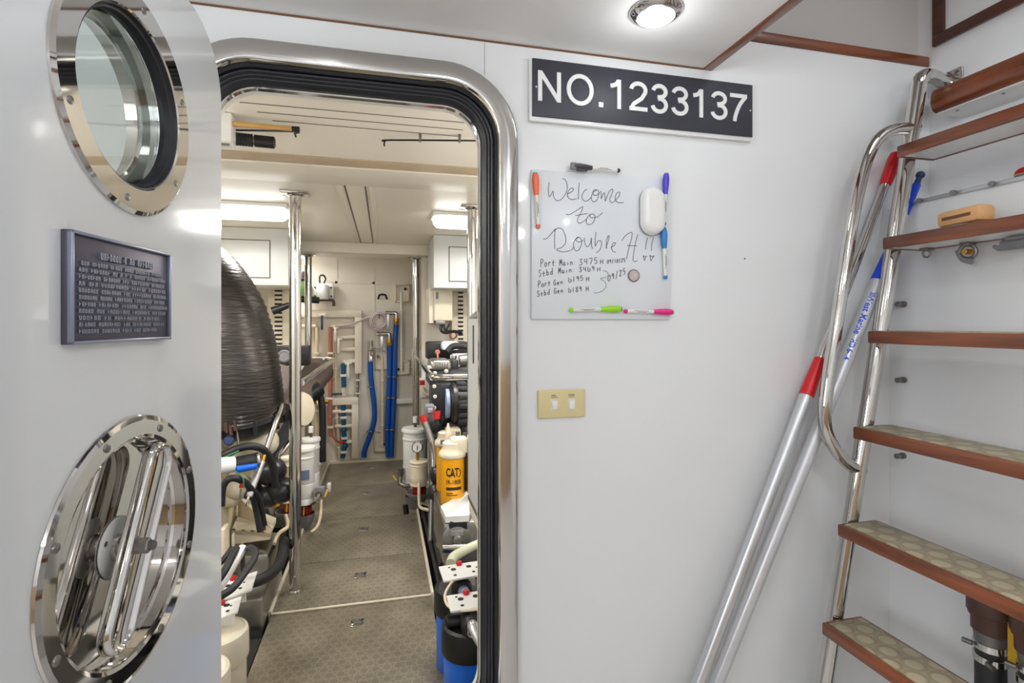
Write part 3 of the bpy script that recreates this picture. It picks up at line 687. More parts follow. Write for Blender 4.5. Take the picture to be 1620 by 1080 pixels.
def pole_text(body, py0, py1, hgt, name, off=0):
    o0 = P2(py0); L = (P2(py1) - o0).length
    def f(a_, b_, d):
        th = (b_ - hgt / 2) / .0178
        return o0 + un * a_ + (sd * math.sin(th) - vdir * math.cos(th)) * (.0178 + .0002 + d * 1.0)
    return text_mesh(body, f, L, hgt, .0004, name, 'cobalt', bp, offset=off)
pole_text('West Marine', 470, 531, .016, 'printed_lettering', .02)
pole_text('HD 6-14', 539, 571, .0145, 'printed_lettering', .03)
b = MB()
for k in range(3):
    o0 = P2(466 + k * 2.2); f0 = lambda th, rr=.0181: (sd * math.sin(th) - vdir * math.cos(th)) * rr
    b.tube([o0 + f0(-.35), o0 + un * .003 + f0(0), o0 + un * .0 + f0(.35)], .0011, seg=6, sub=3)
b.build('printed_emblem', 'cobalt', bp)
p = atX(1456, 243, 1.58)
MB().sphere(p, .012).cyl(p, (1.61, p.y, p.z), .007).build('navy_ball', 'navy', None, 'small navy blue knob on the wall just under the second tread', 'knob')

# ================================================================ SMALL THINGS ON AND UNDER THE TREADS
z3 = E + .213 + .016 + .0015
br = thing('hand_scraper', 'orange wooden block with grey blade lying on the third tread', 'scraper', (1.37, 1.0, z3))
P0 = atX(1488, 347, 1.375); P1 = atX(1560, 337, 1.355)
q0, q1 = V((1.375, P0.y, z3)), V((1.352, P1.y, z3))
BM = Matrix.Translation(q0) @ (q1 - q0).to_track_quat('X', 'Z').to_matrix().to_4x4()
LB = (q1 - q0).length
MB(BM).box((.012, -.024, .007), (LB + .006, .024, .046), .011).build('wooden_handle', 'orangew', br)
MB(BM).box((.03, -.0250, .022), (LB - .012, -.021, .030), .001).build('handle_groove', 'caulk', br)
MB(BM).box((-.02, -.026, 0), (LB * .75, .026, .007), .002).build('blade', 'greyp', br)
# fittings hung under tread three
def ring_pull(px, py, r, label):
    p_ = atX(px, py, 1.40); p_.z = E + .197 - r - .004
    t = thing('ring_fitting', label, 'fitting', p_, 'steel fittings under the third tread')
    MB().torus(p_, (1, .2, .1), r, r * .28, 24, 8).build('ring', 'dullsteel', t)
    MB().box(p_ + V((-.012, -.012, r * .9)), p_ + V((.012, .012, r + .006)), .002).build('mounting_pad', 'dullsteel', t)
    return t
ring_pull(1466, 391, .009, 'small steel ring under the left end of the third tread')
t = ring_pull(1531, 384, .017, 'larger steel shackle ring under the middle of the third tread')
p = V(t.location); MB().cyl(p + V((-.012, 0, 0)), p + V((.012, 0, 0)), .007).build('pin', 'brass', t)
MB().tube([p + V((-.004, .022, .005)), p + V((-.006, .008, -.018)), p + V((-.006, -.014, -.026))], (.005, .007), seg=8).build('hook', 'greyp', t)
A, B = atX(1572, 383, 1.39), atX(1625, 372, 1.39); A.z = B.z = E + .18
t = thing('spring_clip', 'grey ribbed plastic clip hanging under the third tread at the right edge', 'clip', B)
b = MB(); n = 9
for k in range(n):
    c0 = along(A, B, .3 + .7 * k / n); b.cyl(c0, c0 + (B - A).normalized() * .006, .013, seg=14)
b.build('ribbed_body', 'greyp', t)
MB().tube([A, along(A, B, .2) + V((0, 0, -.006)), along(A, B, .4)], (.004, .010), seg=10).build('nose', 'greyp', t)
MB().box(along(A, B, .15) + V((-.012, -.02, .008)), along(A, B, 1) + V((.012, 0, .0165)), .002).build('upper_jaw', 'greyp', t)
p = atX(1617, 276, 1.602)
t = thing('round_badge', 'small round red, orange and green badge on the wall at the right edge', 'badge', p)
MB().lathe(p + V((.008, 0, 0)), (-1, 0, 0), [(.019, 0), (.019, .006), (.014, .010), (.002, .012)], seg=28).build('green_base', mat('badge_green', (92, 120, 88), .4), t)
MB(Matrix.Translation(p) ).box((-.0055, -.017, .001), (.004, .017, .0035), .001).build('orange_band', 'orangew', t)
MB().rings([[(p.x - d, p.y + r_ * math.cos(a_), p.z + max(.003, r_ * math.sin(a_))) for a_ in [2 * math.pi * k / 24 for k in range(24)]] for r_, d in ((.019, -.004), (.018, .001), (.012, .005), (.002, .006))]).build('red_half', 'redd', t)

# hose connectors on the wall below the ladder
def connector(px, lab, Xp=1.395):
    p_ = atX(px, 945, Xp); x, y = p_.x, p_.y; zt = E - .628
    t = thing('hose_connector', lab, 'hose fitting', (x, y, zt - .66), 'hose connectors below the ladder')
    r = .045
    MB().lathe((x, y, zt), (0, 0, -1), [(r * .7, 0), (r, .002), (r, .055), (r * .93, .058), (r * .93, .064), (r * .82, .066), (r * .82, .098), (r * .7, .102)], seg=24).build('coupling', 'brown', t)
    MB().lathe((x, y, zt - .1), (0, 0, -1), [(r * .66, 0), (r * .72, .004), (r * .66, .03)], seg=24).build('hose_tail', 'dullsteel', t)
    for k in range(2):
        z = zt - .125 - .030 * k; cl = MB().lathe((x, y, z), (0, 0, -1), [(r * .70, 0), (r * .74, .001), (r * .74, .016), (r * .70, .017)], seg=28).build('hose_clamp', 'steel', t)
        s = -1 if k == 0 else 1
        MB().cyl((x - s * 0 + s * .0 - .034, y + (.016 if k == 0 else -.016), z - .008), (x - .040, y + (.034 if k == 0 else -.034), z - .008), .006, seg=10).build('clamp_screw', 'screw', cl)
    MB().cyl((x, y, zt - .12), (x, y, zt - .66), r * .66, seg=20).build('hose', 'hose', t)
    MB().box((x + .0, y - .01, zt - .045), (1.46, y + .01, zt - .02)).build('wall_bracket', 'dark', t)
    return t
c1 = connector(1567, 'left brown hose coupling with two silver clamps and black hose below the ladder')
connector(1640, 'right brown hose coupling cut by the picture edge below the ladder')
p = atX(1605, 960, 1.39)
lv = thing('valve_lever', 'yellow handled lever hanging between the two hose couplings', 'lever', p)
MB().box((p.x - .005, p.y - .012, p.z - .13), (p.x + .005, p.y + .012, p.z), .003).build('yellow_grip', 'strap', lv)
MB().tube([p + V((0, 0, -.01)), p + V((0, .012, .03)), p + V((.066, .02, .035))], .009, seg=8).build('lever_arm', 'black', lv)

# ================================================================ ENGINE ROOM: setting
Y0, YB = D + .08, 5.15
struct(MB().box((-1.62, Y0, -.3), (-1.55, YB, ERC)), 'wall_engine_room_left', 'erwall')
struct(MB().box((1.35, Y0, -.3), (1.42, YB, ERC)), 'wall_engine_room_right', 'erwall')
struct(MB().box((-1.62, YB, -.3), (1.42, YB + .06, ERC + .1)), 'wall_engine_room_back', 'erwall')
struct(MB().box((-1.62, Y0, ERC), (1.42, YB, ERC + .05)), 'ceiling_engine_room', 'erceil')
struct(MB().box((-1.62, Y0, -.34), (1.42, YB, -.3)), 'floor_bilge', 'dark')
struct(MB().box((-1.55, Y0, -.02), (-.492, 2.35, 0)).box((.225, Y0, -.02), (1.35, 2.3, 0)), 'floor_side_ledge', 'dark')
struct(MB().box((-1.55, 4.28, 1.848), (1.35, 4.60, ERC), .006), 'ceiling_beam', 'erceil')
struct(MB().box((-1.55, 2.10, ERC - .004), (1.35, 2.20, ERC), .001), 'trim_8', coin('perforated_strip', (206, 186, 158), (176, 156, 130), 95, rot=0, dirt=.08))
struct(MB().box((-1.55, 2.20, ERC - .010), (1.35, 2.475, ERC), .003), 'trim_9', 'erwall')
b = MB()
for y in (1.637, 1.70, 1.762): b.box((-.40 + (y - 1.637) * .5, y - .0025, ERC - .0008), (.25, y + .0025, ERC))
struct(b, 'trim_10', 'groove')
b = MB()
for x in (-.176, -.084): b.box((x - .004, 2.48, ERC - .001), (x + .004, 4.275, ERC))
b.box((-.176, 4.262, ERC - .001), (-.084, 4.272, ERC))
b2 = MB()
for x in (-.205, -.055): b2.box((x - .012, 2.48, ERC - .006), (x + .012, 4.275, ERC), .002)
struct(b, 'trim_11', 'groove'); struct(b2, 'trim_12', 'erwall')
# panel seams on the back wall
b = MB()
for px in (532, 591): p = at(px, 500, YB); b.box((p.x - .012, YB - .004, .2), (p.x + .012, YB, 1.9))
p = at(560, 447, YB); b.box((-1.5, YB - .004, p.z - .01), (1.3, YB, p.z + .01))
struct(b, 'trim_13', 'erwall')
# floor edge coamings
struct(MB().box((-.503, 2.53, -.3), (-.489, 5.1, .012), .003), 'trim_14', 'offw')
struct(MB().box((.219, 2.53, -.3), (.233, 5.1, .012), .003), 'trim_15', 'offw')
struct(MB().box((-.49, 5.10, -.02), (.22, YB, .02), .003), 'trim_16', 'offw')
PE = [1.34, 2.525, 3.02, 3.65, 4.38, 5.10]
PL = ['checker floor plate nearest the doorway', 'second checker floor plate from the doorway', 'checker floor plate in the middle of the aisle', 'fourth checker floor plate from the doorway', 'checker floor plate against the back wall']
LP = [(565, 985), (570, 910), (575, 837), (580, 780), (587, 739)]
for i in range(5):
    fp = thing('floor_plate', PL[i], 'floor plate', (-.135, (PE[i] + PE[i + 1]) / 2, -.02), 'checker floor plates of the aisle')
    MB().box((-.488, PE[i] + .003, -.022), (.219, PE[i + 1] - .003, 0), .001).build('plate_panel', 'plate', fp)
    q = atZ(*LP[i], 0)
    MB().box((q.x - .03, q.y - .028, -.002), (q.x + .03, q.y + .028, .003), .002).build('lift_latch', 'steel', fp)
    MB().box((q.x - .016, q.y - .012, .002), (q.x + .016, q.y + .014, .0055), .002).build('latch_ring', 'dullsteel', fp)
struct(MB().box((-.488, 2.519, .0005), (.219, 2.531, .008), .002), 'trim_17', 'offw')

# ================================================================ STANCHIONS and hand rails
def post(px, Y, ztop, label, zb=0, flange=True):
    p_ = at(px, 511, Y); x = p_.x
    t = thing('steel_stanchion', label, 'post', (x, Y, zb), 'polished stanchions of the engine room')
    MB().cyl((x, Y, zb), (x, Y, ztop - .006), .0275, seg=24).build('tube', 'steel', t)
    MB().box((x - .065, Y - .05, ztop - .006), (x + .065, Y + .05, ztop), .003).build('top_plate', 'steel', t)
    MB().lathe((x, Y, ztop - .006), (0, 0, -1), [(.045, 0), (.043, .004), (.029, .012)], seg=24).build('collar', 'steel', t)
    if flange: MB().lathe((x, Y, zb), (0, 0, 1), [(.034, 0), (.034, .006), (.029, .014)], seg=24).build('base_ring', 'steel', t)
    return x
post(467, 2.72, ERC, 'tall polished steel post at left nearest the doorway standing on the checker floor', 0)
post(487.5, 4.47, 1.848, 'far left polished steel post under the back beam', -.2)
post(658, 4.47, 1.848, 'far right polished steel post under the back beam', -.2)
post(747, 2.82, ERC, 'near right polished steel post half hidden by the white side cabinet', -.2)
zr = E - .292
hr = thing('side_hand_rail', 'polished hand rail on the left pointing toward the back wall', 'rail', (-.405, 3.6, zr))
a = at(533, 565, 4.55)
MB().tube([(-.395, 2.74, zr), (-.388, 4.35, zr), (-.39, 4.42, zr), (-.42, 4.455, zr), (-.50, 4.47, zr), (-.59, 4.47, zr)], .0185, seg=12).build('rail_tube', 'mirror', hr)
hr = thing('side_hand_rail', 'polished hand rail on the right turning outboard beside the black engine', 'rail', (.25, 3.6, zr))
MB().tube([(.275, 4.44, zr), (.255, 3.0, zr), (.256, 2.88, zr), (.275, 2.845, zr), (.33, 2.83, zr), (.44, 2.82, zr)], .0175, seg=12).build('rail_tube', 'mirror', hr)

# ================================================================ FLUORESCENT LIGHTS, cabinets, louvres
for i, (x0, x1, y, _) in enumerate(FIX):
    t = thing('fluorescent_light', ('long white fluorescent light over the left engine in front of the wall cabinet', 'long white fluorescent light over the right engine in front of the wall cabinet', 'added unseen fluorescent fill light inside the doorway at left', 'added unseen fluorescent fill light inside the doorway at right', 'fluorescent light behind the back beam at left')[i], 'ceiling light', ((x0 + x1) / 2, y + .1, ERC), 'fluorescent ceiling lights')
    MB().box((x0 - .01, y - .01, ERC - .02), (x1 + .01, y + .21, ERC), .004).build('housing', 'whitem', t)
    MB().rings([[(x, yy, zz) for x, yy in rrect(x0 + q, y + q * .6, x1 - q, y + .2 - q * .6, .05, 5)] for q, zz in ((0, ERC - .02), (.004, ERC - .045), (.018, ERC - .062), (.05, ERC - .066))]).build('diffuser', 'tube', t)
def wallbox(x0, x1, label, hx0, hx1):
    t = thing('wall_cabinet', label, 'cabinet', ((x0 + x1) / 2, 4.1, E + .25), 'white cabinets over the engines')
    MB().box((x0, 3.75, E + .25), (x1, 4.27, ERC - .001), .008).build('body', 'cabw', t)
    MB().box((hx0 - .006, 3.747, E + .296), (hx1 + .006, 3.75, E + .548)).build('door_gap', 'groove', t)
    d_ = MB().box((hx0, 3.742, E + .302), (hx1, 3.752, E + .542), .002).build('access_door', 'cabw', t)
    for z in (E + .33, E + .52): MB().cyl(((hx1 - .02 if x0 < 0 else hx0 + .02), 3.742, z), ((hx1 - .02 if x0 < 0 else hx0 + .02), 3.739, z), .006, seg=8).build('door_screw', 'screw', d_)
wallbox(-1.5, -.617, 'white cabinet with access door high on the left above the elbow', -1.3, -.735)
wallbox(.342, 1.3, 'white cabinet with access door high on the right behind the post', .455, 1.1)
def louvre(px0, px1, py0, py1, Y, label, slat=.034):
    a_, c_ = at(px0, py0, Y), at(px1, py1, Y)
    t = thing('louvre_vent', label, 'vent', ((a_.x + c_.x) / 2, Y, c_.z), 'louvred vents below the cabinets')
    MB().box((a_.x - .05, Y + .012, c_.z - .03), (c_.x + .09, Y + .05, a_.z + .03), .003).build('frame', 'offw', t)
    MB().box((a_.x, Y + .008, c_.z), (c_.x, Y + .013, a_.z)).build('dark_backing', 'dark', t)
    b_ = MB(); z = c_.z
    while z < a_.z: b_.box((a_.x - .004, Y - .002, z), (c_.x + .004, Y + .012, z + slat * .55), .002); z += slat
    b_.build('slats', 'offw', t)
louvre(434, 446, 456, 556, 4.35, 'cream louvred vent on the left beside the elbow')
louvre(725, 733, 458, 548, 4.2, 'cream louvred vent on the right beside the inverter box')
struct(MB().box((-1.55, 4.42, -.3), (-.66, 4.46, 1.84)), 'wall_partition_left', 'erwall')
struct(MB().box((.30, 4.36, -.3), (1.35, 4.40, 1.84)), 'wall_partition_right', 'erwall')

# ================================================================ THINGS UNDER THE CEILING
def at_ceiling(px, py, drop):
    return atZ(px, py, ERC - drop)
A, B = at_ceiling(366, 195.5, .03), at_ceiling(474, 204.5, .03)
A = B + (A - B) * 1.9
t = thing('wooden_handle', 'bamboo brush handle with dark tip under the engine room ceiling', 'stick', (A + B) / 2)
MB().cyl(along(B, A, .05), A, .007, .009, seg=12).build('shaft', 'bamboo', t); MB().cyl(B, along(B, A, .06), .008, seg=12).build('tip', 'black', t)
A, B = at_ceiling(367, 206, .02), at_ceiling(459, 207.5, .02); A = B + (A - B) * 1.9
t = thing('hooked_rod', 'thin dark rod with hooked tip beside the bamboo handle', 'rod', (A + B) / 2)
MB().tube([A, B, B + V((.012, .008, -.004)), B + V((.014, .02, -.01))], .003, seg=8, sub=4).build('rod_wire', 'black', t)
A, B = at_ceiling(366, 219, .05), at_ceiling(436, 226, .05); A = B + (A - B) * 1.6
t = thing('foam_grip_handle', 'black ribbed foam grip in two pieces under the ceiling at left', 'handle', (A + B) / 2)
L_ = (A - B).length
MB().lathe(B, A - B, [(.012, 0), (.019, .004), (.019, L_ * .30), (.016, L_ * .305)], seg=18).build('end_grip', 'black', t)
MB().lathe(B, A - B, [(.015, L_ * .32)] + [(.019 + .0015 * (k % 2), L_ * (.325 + .02 * k)) for k in range(20)] + [(.015, L_ * .75)], seg=18).build('ribbed_grip', 'rubber', t)
MB().cyl(B, A, .009, seg=10).build('core_rod', 'steel', t)
A, B = at_ceiling(606, 221, .02), at_ceiling(756, 222.5, .02); B = A + (B - A) * 1.3
t = thing('hooked_rod', 'long thin dark rod with hooked tip under the ceiling at right', 'rod', (A + B) / 2)
MB().tube([A + V((.004, .03, -.01)), A + V((.006, .006, -.004)), A + V((.03, -.004, 0)), B], .003, seg=8, sub=4).build('rod_wire', 'black', t)
for k in (.3, .62): q = along(A, B, k); MB().box(q + V((-.004, -.006, -.006)), q + V((.004, .006, .02)), .001).build('clip', 'dullsteel', t)
# white box at upper left that the sticks rest on
a, c = at(330, 172, 1.72), at(366, 229, 1.72)
t = thing('overhead_box', 'white box under the ceiling at the left edge of the doorway', 'box', ((a.x + c.x) / 2 - .1, 1.75, c.z))
MB().box((a.x - .35, 1.72, c.z), (c.x, 1.775, ERC - .001), .006).build('box_body', 'whitem', t)
MB().box((c.x - .07, 1.713, c.z - .004), (c.x - .005, 1.72, c.z + .002), .001).build('lower_clip', 'dullsteel', t)
# emergency lamp on the right
p = at(755, 235, 2.3)
t = thing('bulkhead_lamp', 'black and cream lamp with clear dome at the right edge of the doorway', 'lamp', (p.x + .02, 2.3, p.z - .13))
MB().box((p.x - .035, 2.26, p.z - .02), (p.x + .09, 2.34, p.z + .015), .006).build('top_cap', 'black', t)
MB().box((p.x - .04, 2.27, p.z - .055), (p.x + .09, 2.35, p.z - .02), .006).build('bracket', 'offw', t)
MB().lathe((p.x + .02, 2.3, p.z - .05), (.15, 0, -1), [(.056, 0), (.056, .025), (.048, .06), (.03, .085), (.003, .095)], seg=24).build('dome', mat('amber_dome', (226, 206, 176), .15, coat=.4), t)

# ================================================================ LEFT ENGINE
le = thing('diesel_engine', 'cream diesel engine with large silver-black lagged exhaust elbow on the left side', 'engine', (-.95, 3.3, -.2))
def blob(c, r, sc, name, m, par): return MB().sphere(c, r, sc, 18).build(name, m, par)
MB().box((-1.32, 2.45, -.05), (-.74, 4.2, .82), .05, 3).build('engine_block', 'cream', le)
MB().box((-1.25, 2.5, .80), (-.80, 4.1, .95), .04, 3).build('rocker_cover', 'cream', le)
path = [at(388, 660, 2.78), at(382, 612, 2.76), at(368, 545, 2.76), at(342, 480, 2.78), at(293, 434, 2.84), at(225, 414, 2.9)]
def ripple(t, th): return 1 + .018 * math.sin(t * 260 + 2 * math.sin(th * 2 + t * 9)) + .03 * noise.noise((t * 9, math.cos(th) * 1.2, math.sin(th) * 1.2))
ex = MB().tube(path, (.178, .205), seg=40, sub=16, rf=ripple).build('exhaust_elbow', 'lag', le, label='silver-black wrapped exhaust elbow', sharp=60)
e0 = path[0]; e1 = (path[0] - path[1]).normalized()
MB().lathe(e0 - e1 * .02, e1, [(.172, 0), (.182, .006), (.182, .022), (.17, .026), (.16, .05), (.14, .08), (.11, .1)], seg=36).build('elbow_flange', 'engine_dark', ex)
for k in range(10):
    a_ = k * .63; u_, w_, _ = basis(e1); q = e0 + (u_ * math.cos(a_) + w_ * math.sin(a_)) * .174
    MB().cyl(q - e1 * .03, q + e1 * .05, .010, seg=8).build('flange_bolt', 'engine_dark', ex)
A, B = at(425, 560, 2.92), at(422, 640, 2.82)
MB().cyl(at(425, 650, 3.05), at(440, 595, 3.2), .13, .12, seg=30).build('turbo_housing', 'lagb', le)
bA, bB = at(468, 640, 3.85), at(503, 588, 4.25); bL = (bB - bA).length
bl = MB().lathe(bA, bB - bA, [(.07, 0), (.095, .03), (.102, bL * .6), (.106, bL), (.112, bL + .008), (.112, bL + .02), (.09, bL + .024)], seg=32).build('heat_blanket', 'lagb', le, label='brown heat blanket')
MB().cyl(at(480, 632, 3.9), at(503, 615, 4.0), .06, seg=24).build('air_duct', 'black', le)
MB().tube([at(505, 620, 4.0), at(510, 650, 4.0), at(510, 730, 4.0)], .024, seg=12).build('down_pipe', 'hose', le)
MB().lathe(at(472, 648, 3.2), (1, -.5, .1), [(.02, -.02), (.09, 0), (.102, .02), (.09, .045), (.03, .06)], seg=26).build('side_cover', 'cream', le)
# lower clutter: hoses, pipes, covers
MB().tube([at(340, 737, 2.45), at(371, 734, 2.48)], .034, seg=18).build('coolant_neck', 'whitem', le)
hb = MB().tube([at(368, 735, 2.48), at(404, 728, 2.52)], .032, seg=18).build('striped_hose', 'hose', le, label='black hose with blue stripe')
MB().tube([at(373, 742, 2.46), at(405, 736, 2.5)], .017, seg=10).build('blue_stripe', 'blue', hb)
MB().torus(at(407, 728, 2.52), at(404, 728, 2.52) - at(368, 735, 2.48), .031, .006).build('hose_clamp', 'steel', hb)
MB().tube([at(345, 724, 2.5), at(362, 716, 2.5), at(380, 708, 2.52), at(402, 706, 2.56), at(420, 714, 2.6), at(432, 738, 2.64), at(436, 770, 2.66)], .017, seg=12).build('wiring_loom', 'hose', le)
MB().tube([at(345, 728, 2.48), at(364, 719, 2.48), at(378, 713, 2.5)], .004, seg=8).build('green_wire', 'greenw', le)
MB().tube([at(372, 745, 2.44), at(384, 756, 2.44), at(386, 772, 2.44)], .003, seg=8).build('green_wire', 'greenw', le)
MB().tube([at(350, 800, 2.42), at(353, 770, 2.42), at(364, 757, 2.42), at(380, 759, 2.45), at(394, 770, 2.5), at(404, 800, 2.55), at(412, 840, 2.55)], .014, seg=12).build('coolant_hose', 'hose', le)
MB().tube([at(395, 770, 2.5), at(410, 790, 2.55), at(418, 830, 2.6)], .013, seg=12).build('coolant_hose', 'hose', le)
MB().tube([at(446, 640, 2.72), at(436, 668, 2.66), at(420, 715, 2.6)], (.014, .013), seg=12).build('strut_rod', 'steel', le)
MB().tube([at(420, 715, 2.6), at(416, 730, 2.58)], .008, seg=12).build('strut_rod', 'brass', le)
MB().tube([at(414, 730, 2.58), at(394, 785, 2.5)], (.0165, .014), seg=12).build('strut_rod', 'alu', le)
MB().tube([at(394, 785, 2.5), at(390, 801, 2.48)], .006, seg=8).build('strut_rod', 'steel', le)
q0, q1 = at(425, 730, 2.95), at(462, 668, 3.1)
MB().cyl(q0, q1, .045, seg=4).build('support_bracket', 'engine_dark', le)
MB().tube([at(460, 697, 2.9), at(445, 716, 2.86), at(440, 724, 2.85), at(440, 754, 2.83), at(437, 762, 2.82), at(428, 775, 2.78)], .013, seg=12, sub=4).build('fuel_pipe', 'steel', le)
for c_, r_, m_ in (((385, 690), .075, 'cream'), ((412, 700), .085, 'cream'), ((360, 690), .06, 'cream'), ((375, 770), .07, 'cream'), ((362, 785), .06, 'cream'), ((398, 775), .05, 'engine_dark'), ((428, 745), .075, 'engine_dark'), ((445, 775), .07, 'engine_dark'), ((425, 785), .06, 'engine_dark')):
    blob(at(*c_, 2.78), r_, (1, 1.1, .9), 'casting', m_, le)
MB().lathe(at(362, 697, 2.6), at(362, 697, 2.6) - at(365, 697, 2.75), [(.022, -.02), (.022, .01), (.018, .014), (.003, .015)], seg=16).build('blue_cap', 'navy', le)
for (x, y) in ((357, 668), (364, 672), (371, 665)): MB().cyl(at(x, y, 2.6), at(x + 2, y + 16, 2.6), .008, seg=8).build('studs', 'brown', le)
MB().tube([at(372, 665, 2.62), at(376, 690, 2.62), at(378, 708, 2.6)], .006, seg=8).build('sensor_rod', 'dullsteel', le)
MB().cyl(at(381, 771, 2.45), at(383, 764, 2.45), .008, seg=10).build('red_fitting', 'redd', le)
MB().cyl(at(381, 773, 2.45), at(380, 790, 2.45), .004, seg=8).build('probe', 'steel', le)
MB().cyl(at(433, 778, 3.0), at(434, 800, 3.0), .028, seg=16).build('amber_bowl', 'amber', le)
# engine foot
zf = .31
mt = [atZ(366, 838, zf), atZ(384, 800, zf), atZ(400, 804, zf), atZ(437, 819, zf), atZ(427, 843, zf)]
mb = MB(); mb.rings([[p_ + V((0, 0, -.02)) for p_ in mt], mt]); ft = mb.build('engine_foot', 'cream', le)
n0, n1 = mt[0], mt[4]
mb = MB(); mb.rings([[n0 + V((0, 0, -.07)), n1 + V((0, 0, -.03)), n1, n0], [p_ + V((.0, .02, 0)) for p_ in (n0 + V((0, 0, -.07)), n1 + V((0, 0, -.03)), n1, n0)]]); mb.build('foot_flange', 'cream', ft)
g0 = along(mt[1], mt[0], .45); g1 = along(mt[3], mt[4], .7)
mb = MB(); G3 = [g0 + V((0, 0, .10)), g0, g1]; mb.rings([G3, [p_ + V((.006, .02, 0)) for p_ in G3]]); mb.build('foot_gusset', 'cream', ft)
for q in ((407, 823), (418, 841 - 3)): MB().cyl(atZ(*q, zf), atZ(*q, zf) + V((0, 0, .018)), .008, seg=6).build('foot_bolt', 'brown', ft)
MB().box(at(346, 838, 2.42), at(364, 905, 2.5), .008).build('cast_leg', 'cream', le)
MB().box(at(366, 845, 2.5), at(372, 900, 2.52), .003).build('cast_leg', 'cream', le)
a = atZ(388, 905, .10); MB().box((a.x - .05, 2.42, -.28), (a.x + .15, 2.85, .13), .012).build('gearbox_sump', 'brush', le)
a = at(415, 850, 2.75); MB().box((a.x - .1, 2.62, .12), (a.x + .06, 2.9, .24), .03).build('sump_hump', 'brush', le)
# hoses in the gutter beside the floor
hg = thing('gutter_hoses', 'black hoses running in the gutter left of the checker floor', 'hose', (-.56, 2.9, -.2))
MB().tube([at(392, 922, 2.25), at(418, 914, 2.32), at(438, 898, 2.45), at(446, 878, 2.6), at(449, 855, 2.8)], .023, seg=12).build('thick_hose', 'hose', hg)
for k in range(5):
    dx = .022 * k
    MB().tube([(-.53 - dx, 2.36, -.12 - .03 * k), (-.545 - dx, 2.8, -.02 - .02 * (k % 2)), (-.535 - dx, 3.3, -.01 - .03 * (k % 3)), (-.55 - dx, 3.9, -.04)], .013, seg=8).build('thin_hose', ('hose', 'black', 'rubber', 'hose', 'black')[k], hg)
MB().cyl(at(446, 862, 2.75), at(444, 886, 2.6), .016, seg=12).build('hose_end', 'steel', hg)
MB().tube([at(452, 815, 3.0), at(455, 832, 2.9), at(443, 842, 2.8), at(436, 852, 2.75), at(434, 860, 2.72)], .010, seg=10).build('drain_tube', 'cablew', hg)
MB().tube([at(420, 800, 3.1), at(425, 815, 3.0), at(440, 822, 2.9)], .013, seg=10).build('thin_hose', 'hose', hg)

